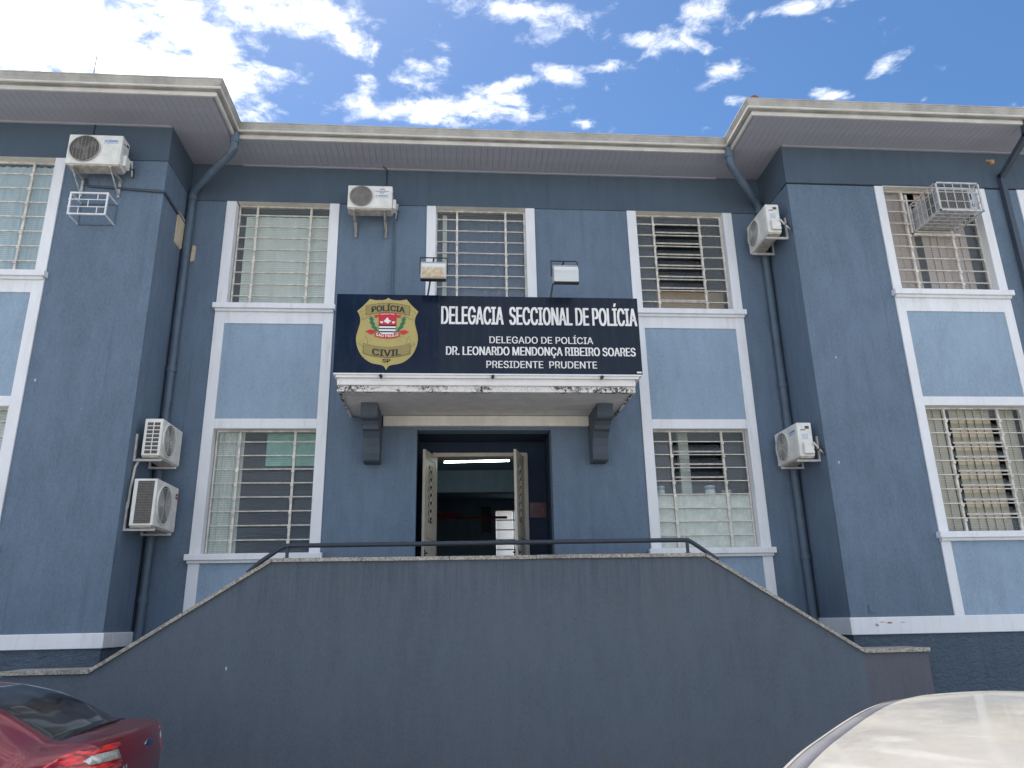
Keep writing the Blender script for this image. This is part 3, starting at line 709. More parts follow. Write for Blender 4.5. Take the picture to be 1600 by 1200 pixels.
for xx in (-.945, .545, 2.03):
    mb = MB(); mb.tube([(xx, -1.30, 4.985), (xx, -1.475, 4.975)], .022, 12, caps=False); mb.tube([(xx,-1.475,4.975),(xx,-1.30,4.985)], .016, 12)
    mb.build('drain_spout', 'black_metal', C)

# tan filler patches on the corner by the left downpipe
mb = MB(); mb.prism([(-4.245,8.0),(-4.22,7.98),(-4.225,7.5),(-4.245,7.46)], 'y', -.40, -.12); mb.build('filler_patch', 'render_tan', B)
mb = MB(); mb.prism([(-4.10,7.60),(-4.045,7.58),(-4.05,7.33),(-4.11,7.31)], 'y', -.03, -.004); mb.build('filler_patch', 'render_tan', B)
mb = MB(); mb.prism([(5.555,1.855),(5.655,1.855),(5.655,1.965),(5.555,1.965)], 'y', YW-.012, YW+.01); mb.build('access_cover', 'wall_blue', B, bevel=.003)

for i, (xx, zz_, w_, h_) in enumerate(((5.80,1.725,.045,.012),(5.70,1.735,.05,.006),(5.98,1.728,.05,.005),(5.62,1.70,.03,.02))):
    MB().prism([(xx-w_,zz_),(xx-w_*.3,zz_+h_),(xx+w_*.5,zz_+h_*.6),(xx+w_,zz_-h_*.4),(xx-w_*.2,zz_-h_)], 'y', YW-.0315, YW-.029).build('paint_chip', 'chip_red' if i == 0 else 'chip_grey', B)
# ------------------------------------------------------------------ entrance stair
S = empty('entrance_stair', (0, -1, 0))
tag(S, 'dark grey two-flight entrance stair with solid sloping front wall and stone coping', 'staircase')
SY = -2.0
def loc_(o): o.location = (-S.location.x, -S.location.y, -S.location.z); return o
XA, XB, XC, XD = -3.90, -2.05, 3.035, 4.845
XE, XF = -4.79, 5.632
ZL, ZR, ZT = 1.385, 1.405, 2.535
loc_(MB().prism([(XA,0),(XD,0),(XD,ZR),(XC,ZT),(XB,ZT),(XA,ZL)], 'y', SY, SY+.18).build('front_wall', 'stair_grey', S))
loc_(MB().box(XE, XA-.001, SY+.002, SY+.45, 0, ZL).build('pedestal', 'stair_grey', S))
loc_(MB().box(XD+.001, XF, SY+.002, SY+.45, 0, ZR).build('pedestal', 'pedestal_grey', S))
def cop(p, q, d0=-.03, d1=.21, th=.045):
    """stone coping slab between two (x,z) points"""
    (xa, za), (xb, zb_) = p, q
    mb = MB(); mb.prism([(xa, za+.001), (xb, zb_+.001), (xb, zb_+th), (xa, za+th)], 'y', SY+d0, SY+d1)
    loc_(mb.build('coping_slab', 'coping_stone', S, bevel=.004))
def run(p, q, n):
    for i in range(n):
        a = (p[0]+(q[0]-p[0])*i/n, p[1]+(q[1]-p[1])*i/n); b_ = (p[0]+(q[0]-p[0])*(i+1)/n, p[1]+(q[1]-p[1])*(i+1)/n)
        L_ = math.hypot(b_[0]-a[0], b_[1]-a[1]); e_ = .0025/L_
        j = random.uniform(-.0015, .0015)
        cop((a[0]+(b_[0]-a[0])*e_, a[1]+(b_[1]-a[1])*e_+j), (b_[0]-(b_[0]-a[0])*e_, b_[1]-(b_[1]-a[1])*e_+j))
run((XB-.006, ZT), (XC+.006, ZT), 5); run((XA, ZL), (XB-.008, ZT), 2); run((XC+.008, ZT), (XD, ZR), 2)
cop((XE-.03, ZL), (XA-.003, ZL), -.03, .48); cop((XD+.003, ZR), (XF+.02, ZR), -.03, .48)
loc_(MB().box(XB, XC, SY+.182, -.001, FZ-.2, FZ-.005).build('landing', 'step_stone', S))
for i in range(9):
    zt = FZ-.175*(i+1)
    if zt <= .2: break
    loc_(MB().box(XB-.28*(i+1), XB-.28*i-.001, SY+.182, -1.02, 0.14, zt).build('step', 'step_stone', S))
    loc_(MB().box(XC+.28*i+.001, XC+.28*(i+1), SY+.182, -1.02, 0.14, zt).build('step', 'step_stone', S))

H = empty('handrail', (.5, SY, ZT))
tag(H, 'black tubular metal handrail along the top of the grey stair wall', 'handrail')
mb = MB(); mb.tube([(-2.33,SY+.06,2.425),(-2.26,SY+.06,2.49),(-2.20,SY+.06,2.545),(-1.98,SY+.06,2.70),(-1.93,SY+.06,2.722),(-1.86,SY+.06,2.728),(2.80,SY+.06,2.742),(2.87,SY+.06,2.738),(2.93,SY+.06,2.705),(3.22,SY+.06,2.50)], .027, 12)
o = mb.build('rail', 'rail_paint', H, smooth=True); o.location = (-.5, -SY, -ZT)
for xx in (-1.90, 2.855):
    mb = MB(); mb.tube([(xx,SY+.06,2.58),(xx,SY+.06,2.73)], .020, 10); mb.tube([(xx,SY+.06,2.576),(xx,SY+.06,2.59)], .04, 12)
    o = mb.build('post', 'rail_paint', H, smooth=True); o.location = (-.5, -SY, -ZT)

# ------------------------------------------------------------------ sign board
def sans(weight=None):
    # a font that ships with Blender; the built-in one if it is missing
    try:
        import os
        return bpy.data.fonts.load(os.path.join(bpy.utils.resource_path('LOCAL'), 'datafiles', 'fonts', 'Inter.woff2'))
    except Exception:
        return None
FONT = sans()
def cap_unit():
    if 'cap' not in _cache:
        cu = bpy.data.curves.new('cap', 'FONT'); cu.body = 'H'; cu.size = 1
        if FONT: cu.font = FONT
        ob = bpy.data.objects.new('cap', cu); COL.objects.link(ob); bpy.context.view_layer.update()
        me = bpy.data.meshes.new_from_object(ob.evaluated_get(bpy.context.evaluated_depsgraph_get()))
        _cache['cap'] = max(v.co.y for v in me.vertices)
        bpy.data.objects.remove(ob); bpy.data.curves.remove(cu); bpy.data.meshes.remove(me)
    return _cache['cap']
def text_mesh(body, name, mat, parent, x0, x1, zc, cap, y, depth=.004, offset=0.0, shear=0, bold=0.0, arc=None):
    """extruded lettering; x0..x1 is the wanted width, cap the cap height"""
    cu = bpy.data.curves.new(name, 'FONT'); cu.body = body; cu.size = 1; cu.offset = offset
    if FONT: cu.font = FONT
    cu.extrude = .5; cu.resolution_u = 3
    ob = bpy.data.objects.new(name, cu); COL.objects.link(ob)
    bpy.context.view_layer.update()
    me = bpy.data.meshes.new_from_object(ob.evaluated_get(bpy.context.evaluated_depsgraph_get()))
    bpy.data.objects.remove(ob); bpy.data.curves.remove(cu)
    xs = [v.co.x for v in me.vertices]; a, b_ = min(xs), max(xs)
    capu = cap_unit()
    sx = (x1-x0)/(b_-a); sz = cap/capu
    src = [tuple(v.co) for v in me.vertices]; fcs = [tuple(p.vertices) for p in me.polygons]; bpy.data.meshes.remove(me)
    VV, FF = [], []; shifts = [0.0] if not bold else [-bold, 0.0, bold] if bold < .006 else [-bold, -bold/3, bold/3, bold]
    sx = (x1-x0-2*bold)/(b_-a)
    for q_, sh in enumerate(shifts):
        k0 = len(VV)
        for vx, vy, vz in src:
            X = x0+bold+sh+(vx-a)*sx; Z = zc-cap/2+vy*sz + (sh*.15 if q_ % 2 else 0); D = vz*depth
            if arc: Z += arc[0]*((X-arc[1])**2)
            VV.append((X, y-depth/2+D-.0004*q_, Z))
        FF += [tuple(k0+i for i in f) for f in fcs]
    me = bpy.data.meshes.new(name); me.from_pydata(VV, [], FF); me.materials.append(MATS[mat]); me.update()
    o = bpy.data.objects.new(name, me); COL.objects.link(o); o.parent = parent; return o
G = empty('sign_board', (.5, -1.42, 5.02))
tag(G, 'wide dark navy police sign with gold badge and white lettering above the door canopy', 'sign')
gx, gy, gz = -.5, 1.42, -5.02
def gl(o): o.location = (gx, gy, gz); return o
SF = -1.43
gl(MB().box(-1.577, -.187, SF, SF+.04, 5.026, 6.165).build('sign_panel', 'sign_navy', G, bevel=.002))
gl(MB().box(-.186, 2.602, SF, SF+.04, 5.026, 6.160).build('sign_panel', 'sign_navy_right', G, bevel=.002))
mb = MB()
for xx in (-1.3, -.1, 1.2, 2.4): mb.box(xx, xx+.03, SF+.041, SF+.07, 5.023, 6.14); mb.box(xx, xx+.03, SF+.07, -.45, 5.023, 5.05)
gl(mb.build('sign_support', 'black_metal', G))
gl(text_mesh('DELEGACIA  SECCIONAL DE POLÍCIA', 'lettering', 'letter_white', G, -.155, 2.578, 5.868, .262, SF-.001, bold=.0085))
gl(text_mesh('DELEGADO DE POLÍCIA', 'lettering', 'letter_white', G, .505, 1.94, 5.512, .098, SF-.001, bold=.0022))
gl(text_mesh('DR. LEONARDO MENDONÇA RIBEIRO SOARES', 'lettering', 'letter_white', G, -.085, 2.525, 5.350, .122, SF-.001, bold=.0048))
gl(text_mesh('PRESIDENTE  PRUDENTE', 'lettering', 'letter_white', G, .46, 1.975, 5.157, .100, SF-.001, bold=.0024))
mb = MB()
mb.box(2.525, 2.592, SF-.002, SF, 5.045, 5.066)
gl(mb.build('small_print', 'letter_white', G))
# badge: drawn in badge units (u right, v up), centre of the shield at (0,0), half width 1
bc, bs, bsz = (-.880, 5.600), .418, .422
def bp(u, v): return (bc[0]+u*bs, bc[1]+v*bsz)
layer = [0]
def flat(pts, name, mat, lay, parent, closed=True):
    mb = MB(); mb.prism([bp(*p) for p in pts], 'y', SF-.002-.0016*lay-.0016, SF-.002-.0016*(lay)); o = mb.build(name, mat, parent); return o
def sm(pts, n=8):
    out_ = []; N = len(pts)
    for i in range(N):
        p0, p1, p2, p3 = pts[i-1], pts[i], pts[(i+1) % N], pts[(i+2) % N]
        if len(p1) > 2: out_.append(p1[:2])       # third item marks a corner
        for k in range(n):
            t_ = k/n
            if k == 0 and len(p1) > 2: continue
            a0 = p1 if len(p1) > 2 else p0; a3 = p2 if len(p2) > 2 else p3
            out_.append(tuple(.5*((2*p1[j])+(-a0[j]+p2[j])*t_+(2*a0[j]-5*p1[j]+4*p2[j]-a3[j])*t_*t_+(-a0[j]+3*p1[j]-3*p2[j]+a3[j])*t_**3) for j in (0, 1)))
    return out_
half = [(0,1.22,1),(.12,1.15),(.38,1.13),(.60,1.17,1),(.78,.95),(.99,.74,1),(.90,.55),(.88,.35),(.95,.05),(.99,-.2),(.94,-.5),(.78,-.80),(.50,-1.02),(.16,-1.10),(.06,-1.16),(0,-1.27,1)]
shield = half + [(-p[0],)+p[1:] for p in half[-2:0:-1]]
BG = flat(sm(shield), 'badge', 'badge_gold', 0, G); gl(BG)
def bpart(pts, name, mat, lay): return flat(pts, name, mat, lay, BG)
def band(u0, u1, va, vb, k, n=14):       # curved band, va..vb, curvature k
    top = [(u0+(u1-u0)*i/n, vb+k*(u0+(u1-u0)*i/n)**2) for i in range(n+1)]
    bot = [(u0+(u1-u0)*i/n, va+k*(u0+(u1-u0)*i/n)**2) for i in range(n, -1, -1)]
    return top+bot
def outl(pts, w_=.016, cen=None):
    cu = sum(p[0] for p in pts)/len(pts); cv = sum(p[1] for p in pts)/len(pts)
    mu = max(abs(p[0]-cu) for p in pts); mv = max(abs(p[1]-cv) for p in pts)
    return [(cu+(p[0]-cu)*(1+w_/mu), cv+(p[1]-cv)*(1+w_/mv)) for p in pts]
for s_ in (-1, 1):
    tail = [(s_*.66,.80),(s_*.90,.71),(s_*.80,.62),(s_*.82,.44),(s_*.56,.58),(s_*.60,.66)]
    bpart(outl(tail), 'ribbon_outline', 'badge_brown', 1); bpart(tail, 'ribbon_tail', 'badge_gold', 2)
    tail = [(s_*.62,-.32),(s_*.70,-.12),(s_*.78,-.30),(s_*.88,-.38),(s_*.72,-.52),(s_*.66,-.46)]
    bpart(outl(tail), 'ribbon_outline', 'badge_brown', 1); bpart(tail, 'ribbon_tail', 'badge_gold', 2)
r1 = band(-.70, .70, .70, 1.02, -.20); bpart(outl(r1), 'ribbon_outline', 'badge_brown', 3); bpart(r1, 'ribbon', 'badge_gold_dark', 4)
r2_ = band(-.74, .74, -.84, -.50, .24); bpart(outl(r2_), 'ribbon_outline', 'badge_brown', 3); bpart(r2_, 'ribbon', 'badge_gold_dark', 4)
def btext(body, u0, u1, vc, cap, mat, lay, off, arc=0):
    a, b_ = bp(u0, vc), bp(u1, vc)
    return text_mesh(body, 'badge_lettering', mat, BG, a[0], b_[0], a[1], cap*bsz, SF-.004-.0016*lay, depth=.0015, bold=off*.75*cap, arc=(arc, bc[0]) if arc else None)
btext('POLÍCIA', -.53, .55, .845, .20, 'letter_black', 5, .03, -.48)
btext('CIVIL', -.46, .46, -.70, .22, 'letter_black', 5, .03, .57)
btext('SP', -.125, .13, -.955, .12, 'letter_black', 2, .03)
# small coat of arms
esc = [(-.27,.58),(.27,.58),(.27,.10),(.24,0),(.14,-.09),(0,-.12),(-.14,-.09),(-.24,0),(-.27,.10)]
bpart(outl(esc, .012), 'crest_outline', 'letter_black', 3); bpart(esc, 'crest_shield', 'letter_white', 4)
bpart([(-.27,.58),(.27,.58),(.27,.26),(-.27,.26)], 'crest_field', 'badge_red', 5)
for v0, v1, hw in ((.215,.265,.27), (.115,.155,.27), (.005,.05,.245), (-.10,-.07,.13)): bpart([(-hw,v0),(hw,v0),(hw,v1),(-hw,v1)], 'crest_stripe', 'letter_black', 5)
bpart(sm([(-.12,.38),(-.06,.46),(.0,.52),(.04,.44),(.12,.40),(.06,.36),(.02,.30),(-.04,.34)], 3), 'crest_figure', 'letter_white', 6)
for s_ in (-1, 1):
    bpart(sm([(s_*.25,.37),(s_*.18,.38),(s_*.14,.36),(s_*.19,.31)], 3), 'crest_figure', 'letter_white', 6)
    lf = []
    for i in range(8):
        t_ = i/7; u = .36+.20*math.sin(t_*1.7)+.02; v = .02+.50*t_
        wdt = .085*(1-.55*abs(t_-.35)); lf.append((s_*(u-.07-wdt*(.4 if i % 2 else 1)), v)); 
    rf_ = []
    for i in range(7, -1, -1):
        t_ = i/7; u = .36+.20*math.sin(t_*1.7)+.02; v = .02+.50*t_
        wdt = .085*(1-.55*abs(t_-.35)); rf_.append((s_*(u-.05+wdt*(.5 if i % 2 else 1.1)), v+.02))
    bpart(lf+[(s_*.52,.56)]+rf_, 'crest_branch', 'badge_green', 3)
    bpart([(s_*.38,.06),(s_*.56,.10),(s_*.70,.03),(s_*.54,-.06),(s_*.44,-.04)], 'crest_ribbon_end', 'badge_red', 4)
    bpart([(s_*.26,.62),(s_*.46,.60),(s_*.40,.56),(s_*.44,.51),(s_*.26,.54)], 'crest_ribbon_end', 'badge_red', 4)
bpart(band(-.28,.28,.585,.68,-.25,8), 'crest_ribbon', 'badge_red', 6); bpart(band(-.40,.40,-.20,-.06,.42,12), 'crest_ribbon', 'badge_red', 6)
btext('POLICIA CIVIL', -.23, .23, .635, .045, 'letter_white', 7, .02, -.6)
btext('SAO PAULO', -.36, .36, -.125, .085, 'letter_white', 7, .03, .98)

# ------------------------------------------------------------------ floodlights over the sign
def flood(x, z, dirty, label, px0):
    E_ = empty('floodlight', (x, -1.70, z)); tag(E_, label, 'lamp', 'floodlights above the sign')
    mb = MB(); w_ = .165
    prof = [(-.115,-.135),(-.125,-.02),(-.125,.03),(-.105,.09),(-.06,.135),(0,.15),(.05,.13),(.10,.06),(.10,.02),(-.06,-.145)]
    mb.prism(prof, 'x', -w_, w_)
    mb.build('lamp_housing', 'lamp_metal', E_, bevel=.006)
    if dirty:
        m_ = MB()
        for i in range(14): m_.box(-w_+.012+i*.0218, -w_+.030+i*.0218, -.134, -.118, -.125, .012)
        m_.build('reflector_panel', 'lamp_ribbed', E_)
    m_ = MB(); m_.prism([(-.118,-.152),(-.118,-.137),(-.06,-.147),(-.06,-.160)], 'x', -w_-.006, w_+.006); m_.build('lamp_rim', 'black_metal', E_)
    for s_ in (-1, 1):
        m_ = MB(); m_.prism([(-.11,-.12),(-.115,.03),(-.06,.13),(.02,.14),(.12,.05),(-.05,-.14)], 'x', s_*(w_+.001), s_*(w_+.007)); m_.build('side_plate', 'lamp_metal', E_)
    y_ = MB(); y_.tube([(-w_-.02,.02,0),(-w_-.02,.02,.235),(w_+.0,.02,.235),(w_+.02,.02,.215),(w_+.02,.02,0)], .0085, 8); y_.build('yoke', 'black_metal', E_, smooth=True)
    pl = MB(); bx = px0-x; pl.tube([(bx,.33,-.75+6.36-z),(bx,.32,-.20),(bx+.03,.27,-.02),(0,.03,.235)], .012, 8); pl.build('pole', 'black_metal', E_, smooth=True)
flood(-.258, 6.375, True, 'left floodlight with a dirty tan ribbed face, over the sign near the badge', -.345)
flood(1.542, 6.36, False, 'clean silver floodlight standing over the sign lettering, right of the middle window', 1.375)

# ------------------------------------------------------------------ split air conditioner units
def ac(loc, rotz, w_, d, h, label, style='ring', side='plain', logo='blue', gap=.11, legs='metal', cover=True, brlen=None, fan_l=True):
    """origin: middle of the wall side at the foot; front faces local -Y"""
    E_ = empty('air_conditioner', loc, (0, 0, rotz)); tag(E_, label, 'air conditioner', 'outdoor air conditioner units on the facade')
    y1 = -gap; y0 = -gap-d
    mb = MB(); mb.mat('ac_white'); mb.box(-w_/2, w_/2, y0, y1, .02, h)
    mb.build('casing', parent=E_, bevel=.014, seg=3)
    mb = MB(); mb.box(-w_/2+.02, w_/2-.02, y0+.02, y1-.01, -.0, .019)
    for i in range(5): mb.box(-w_/2+.08, w_/2-.08, y0+.05+i*.035, y0+.06+i*.035, -.006, 0)
    mb.build('base_tray', 'ac_under', E_)
    fr_ = min(h*.40, w_*.31); fc = (-w_/2+fr_+.045, h/2+.012)
    mb = MB(); mb.disc(fc, fr_, y0-.004, y0-.001, 40); mb.build('fan_opening', 'ac_dark', E_)
    m_ = MB()
    for i in range(3):
        a = i*2.094+.4; c_, s_ = math.cos(a), math.sin(a)
        m_.prism([(fc[0]+c_*.02, fc[1]+s_*.02), (fc[0]+fr_*.86*math.cos(a-.1), fc[1]+fr_*.86*math.sin(a-.1)), (fc[0]+fr_*.88*math.cos(a+.5), fc[1]+fr_*.88*math.sin(a+.5)), (fc[0]+fr_*.5*math.cos(a+.75), fc[1]+fr_*.5*math.sin(a+.75))], 'y', y0-.007, y0-.0045)
    m_.disc(fc, fr_*.2, y0-.009, y0-.0045, 18); m_.build('fan', 'fan_grey', E_)
    m_ = MB(); m_.ring(fc, fr_, fr_+.012, y0-.022, y0-.001, 44)
    if style == 'ring':
        k = 9
        for i in range(1, k): m_.ring(fc, fr_*i/k-.0022, fr_*i/k+.0022, y0-.018, y0-.014, 36)
        for i in range(6):
            a = i*math.pi/3+.2; m_.tube([(fc[0]+math.cos(a)*fr_*.1, y0-.016, fc[1]+math.sin(a)*fr_*.1), (fc[0]+math.cos(a)*fr_, y0-.016, fc[1]+math.sin(a)*fr_)], .0025, 5)
    elif style == 'vbars':
        for i in range(-3, 4):
            xx = fr_*i/4; zz_ = math.sqrt(fr_**2-xx**2); m_.box(fc[0]+xx-.0018, fc[0]+xx+.0018, y0-.02, y0-.013, fc[1]-zz_, fc[1]+zz_)
        for i in range(1, 9): m_.ring(fc, fr_*i/9-.0014, fr_*i/9+.0014, y0-.015, y0-.012, 32)
    elif style == 'mesh':
        k = 11
        for i in range(-k+1, k):
            xx = fr_*i/k; zz_ = math.sqrt(fr_**2-xx**2)
            m_.box(fc[0]+xx-.0022, fc[0]+xx+.0022, y0-.016, y0-.012, fc[1]-zz_, fc[1]+zz_); m_.box(fc[0]-zz_, fc[0]+zz_, y0-.019, y0-.016, fc[1]+xx-.0022, fc[1]+xx+.0022)
    m_.build('fan_grille', 'ac_grille' if style != 'ring' else 'ac_white', E_)
    # raised front panel right of the fan
    xr = fc[0]+fr_+.03
    m_ = MB(); m_.box(xr, w_/2-.03, y0-.006, y0-.001, .05, h-.035); m_.build('front_panel', 'ac_white', E_, bevel=.004)
    cx = (xr+w_/2-.03)/2; ww = (w_/2-.03-xr)*.42
    if logo == 'blue':
        m_ = MB(); m_.box(cx-ww, cx+ww, y0-.0085, y0-.0065, h*.70, h*.84); m_.build('label_sticker', 'label_pale', E_)
        m_ = MB(); m_.disc((cx-ww*.7, h*.79), .012, y0-.0105, y0-.009, 12); m_.box(cx-ww*.4, cx+ww*.8, y0-.0105, y0-.009, h*.775, h*.81); m_.box(cx-ww*.6, cx+ww*.3, y0-.0105, y0-.009, h*.725, h*.737); m_.build('label_print', 'label_blue', E_)
    elif logo == 'swirl':
        m_ = MB()
        for a0, a1, q in ((.3, 2.7, 1), (3.5, 5.8, 1)):
            m_.tube([(cx+.045*math.cos(a0+(a1-a0)*i/8)*q, y0-.008, h*.76+.035*math.sin(a0+(a1-a0)*i/8)) for i in range(9)], [.002+.004*math.sin(math.pi*i/8) for i in range(9)], 5)
        m_.box(cx-ww, cx+ww, y0-.0085, y0-.0065, h*.745, h*.765); m_.box(cx-ww*.6, cx+ww*.8, y0-.0085, y0-.0065, h*.55, h*.58); m_.disc((cx-ww*.85, h*.565), .009, y0-.0085, y0-.0065, 12)
        m_.build('label_print', 'label_blue', E_)
        m_ = MB(); m_.box(cx-ww, cx+ww, y0-.0085, y0-.0065, h*.49, h*.53); m_.build('label_sticker', 'label_pale', E_)
    elif logo == 'red':
        m_ = MB(); m_.box(w_/2-.12, w_/2-.045, y0-.0085, y0-.0065, h*.74, h*.86); m_.build('label_sticker', 'label_red', E_)
        m_ = MB(); m_.box(w_/2-.108, w_/2-.057, y0-.0105, y0-.009, h*.79, h*.81); m_.build('label_print', 'letter_white', E_)
    # side at local -x
    if side == 'slots':
        m_ = MB()
        for c_ in range(2):
            for r_ in range(8): m_.box(-w_/2-.002, -w_/2+.001, y0+.035+c_*.09, y0+.035+c_*.09+.075, .05+r_*(h-.09)/8, .05+r_*(h-.09)/8+.042)
        m_.build('side_louvre', 'ac_dark', E_)
    if side == 'coil':
        m_ = MB(); m_.box(-w_/2-.003, -w_/2+.001, y0+.035, y1-.055, .05, h-.03); m_.build('side_coil', 'ac_dark', E_)
        m_ = MB()
        for i in range(26): m_.box(-w_/2-.005, -w_/2-.003, y0+.035, y1-.055, .055+i*(h-.09)/26, .057+i*(h-.09)/26)
        m_.build('coil_fin', 'ac_grille', E_)
    # valve cover, stickers and pipes at local +x
    if cover:
        m_ = MB(); m_.box(w_/2+.001, w_/2+.055, y1-.17, y1-.02, .05, .22); m_.build('valve_cover', 'ac_white', E_, bevel=.012)
        m_ = MB(); m_.box(w_/2+.0005, w_/2+.006, y0+.05, y0+.12, h*.78, h*.80); m_.box(w_/2+.0005, w_/2+.004, y1-.10, y1-.04, h*.82, h*.90); m_.build('side_handle', 'ac_dark', E_)
        m_ = MB(); m_.box(w_/2+.0005, w_/2+.003, y0+.06, y0+.15, h*.52, h*.68); m_.build('side_sticker', 'label_pale', E_)
        m_ = MB(); m_.tube([(w_/2+.03, y1-.06, .16), (w_/2+.07, y1-.03, .20), (w_/2+.06, y1+.03, .12), (w_/2+.03, -.012, .06)], .012, 8); m_.build('refrigerant_pipe', 'insulation', E_, smooth=True)
        m_ = MB(); m_.tube([(w_/2+.03, y1-.05, .12), (w_/2+.09, y1+.0, .08), (w_/2+.07, y1+.07, .15), (w_/2+.05, -.01, .02)], .007, 6); m_.build('cable', 'cable_black', E_, smooth=True)
    bl = brlen or (d+gap)
    for xx in (-w_/2+.10, w_/2-.12):
        m_ = MB(); bmn = {'metal': 'bracket_metal', 'rust': 'bracket_rust', 'up': 'bracket_light'}[legs]
        m_.box(xx-.018, xx+.018, -bl, -.001, -.035, -.006); m_.box(xx-.018, xx+.018, -.026, -.001, -.30 if legs != 'up' else -.006, -.035 if legs != 'up' else .34)
        if legs in ('metal', 'rust'):
            m_.tube([(xx, -bl*.93, -.035), (xx, -.02, -.27)], .012, 6)
        m_.build('bracket', bmn, E_, bevel=.003)
    return E_
ac((-5.13, YW-.001, 8.145), 0, .745, .24, .50, 'white air conditioner unit on the left wing front, above the empty cage', 'vbars', logo='blue', gap=.14)
ac((-1.315, -.021, 8.09), 0, .70, .23, .42, 'white air conditioner unit under the eaves between two upper windows', 'mesh', logo='swirl', gap=.17, legs='rust')
ac((XR-.001, -.52, 7.545), R(-90), .76, .22, .515, 'upper air conditioner unit on the side wall of the right wing', 'ring', logo=None, gap=.15, legs='up')
ac((XR-.001, -.52, 3.975), R(-90), .76, .22, .515, 'lower air conditioner unit on the side wall of the right wing, beside the lower window', 'ring', logo='blue', gap=.13, legs='up')
ac((XL+.001, -.50, 4.01), R(90), .76, .24, .53, 'slotted-side air conditioner unit on the left wing side wall, above the bigger one', 'ring', side='slots', logo=None, gap=.13, legs='up', cover=False)
ac((XL+.001, -.50, 3.085), R(90), .80, .30, .635, 'larger air conditioner unit with red sticker, lowest on the left wing side wall', 'ring', side='coil', logo='red', gap=.10, legs='up', cover=False)

# window air conditioner in its cage (right wing)
E_ = empty('window_air_conditioner', (7.70, YW, 7.65)); tag(E_, 'window air conditioner in a white wire cage jutting out of the right wing window', 'air conditioner')
cw0, cw1, cy0, cy1, cz0, cz1 = -.34, .34, -.56, .05, 0.0, .47
mb = MB(); mb.mat('ac_grey'); mb.box(cw0+.04, cw1-.04, cy0+.05, .25, cz0+.035, cz1-.05); mb.build('casing', parent=E_, bevel=.01)
mb = MB(); mb.box(cw0+.07, cw1-.16, cy0+.046, cy0+.05, cz0+.07, cz1-.09); mb.box(cw0+.036, cw0+.04, cy0+.16, cy0+.34, cz0+.08, cz1-.10); mb.build('coil_opening', 'ac_dark', E_)
mb = MB()
for i in range(11): mb.box(cw0+.036-.002, cw0+.036, cy0+.16, cy0+.34, cz0+.09+i*.028, cz0+.10+i*.028)
for i in range(17): mb.box(cw0+.08+i*.026, cw0+.084+i*.026, cy0+.043, cy0+.046, cz0+.07, cz1-.09)
mb.build('coil_fin', 'ac_grille', E_)
mb = MB(); mb.box(cw1-.145, cw1-.06, cy0+.046, cy0+.049, cz0+.06, cz1-.12); mb.build('data_sticker', 'label_pale', E_)
mb = MB(); mb.box(cw1-.13, cw1-.09, cy0+.043, cy0+.0455, cz0+.22, cz0+.32); mb.box(cw1-.12, cw1-.08, cy0+.043, cy0+.0455, cz0+.09, cz0+.15); mb.build('sticker_print', 'cable_black', E_)
cg = MB(); r_ = .011
cs = [(x_, y_, z_) for x_ in (cw0, cw1) for y_ in (cy0, cy1+.06) for z_ in (cz0, cz1)]
for a in range(8):
    for b_ in range(a+1, 8):
        if sum(1 for i in range(3) if cs[a][i] != cs[b_][i]) == 1:
            p, q = cs[a], cs[b_]; cg.box(min(p[0],q[0])-r_, max(p[0],q[0])+r_, min(p[1],q[1])-r_, max(p[1],q[1])+r_, min(p[2],q[2])-r_, max(p[2],q[2])+r_)
cg.build('cage_frame', 'cage_grey', E_)
cg = MB(); q_ = .0045
for i in range(1, 5): 
    xx = cw0+(cw1-cw0)*i/5; cg.box(xx-q_, xx+q_, cy0-q_, cy0+q_, cz0, cz1); cg.box(xx-q_, xx+q_, cy0, cy1, cz0-q_, cz0+q_)
for i in range(1, 3):
    zz_ = cz0+(cz1-cz0)*i/3; cg.box(cw0, cw1, cy0-q_, cy0+q_, zz_-q_, zz_+q_)
    for xx in (cw0, cw1): cg.box(xx-q_, xx+q_, cy0, cy1, zz_-q_, zz_+q_)
for i in range(1, 6):
    yy_ = cy0+(cy1-cy0)*i/6; cg.box(cw0, cw1, yy_-q_, yy_+q_, cz0-q_, cz0+q_)
    for xx in (cw0, cw1): cg.box(xx-q_, xx+q_, yy_-q_, yy_+q_, cz0, cz1)
cg.build('cage_wire', 'cage_grey', E_)
mb = MB(); mb.box(cw0-.05, cw1+.08, .11, .15, cz0-.06, cz0-.02); mb.box(cw0-.05, cw0-.02, .11, .15, cz0-.06, cz1+.2); mb.build('mounting_frame', 'bar_steel', E_)

# empty cage on the left wing
E_ = empty('wall_cage', (-5.13, YW, 7.40)); tag(E_, 'empty white metal cage on the left wing, under an air conditioner unit', 'cage')
cg = MB(); r_ = .011; a0, a1, y0, y1, z0, z1 = -.25, .25, -.30, -.012, 0, .335
for xx in (a0, a1):
    cg.box(xx-r_, xx+r_, y0-r_, y0+r_, z0-r_, z1+r_)
    for zz_ in (z0, z1): cg.box(xx-r_*.8, xx+r_*.8, y0+r_, 0, zz_-r_*.8, zz_+r_*.8)
for zz_ in (z0, z1): cg.box(a0+r_, a1-r_, y0-r_, y0+r_, zz_-r_, zz_+r_)
cg.build('cage_frame', 'white_metal', E_)
cg = MB(); q_ = .005
for zz_ in (.11, .225): cg.box(a0-.02, a1+.02, y0-q_-.012, y0+q_-.012, zz_-q_, zz_+q_)
for xx, za, zb_ in ((-.13,.225,.335),(.12,.225,.335),(0,.11,.225),(-.12,0,.11),(.13,0,.11)): cg.box(xx-q_, xx+q_, y0-q_-.002, y0+q_-.002, za, zb_)
cg.build('cage_wire', 'white_metal', E_)
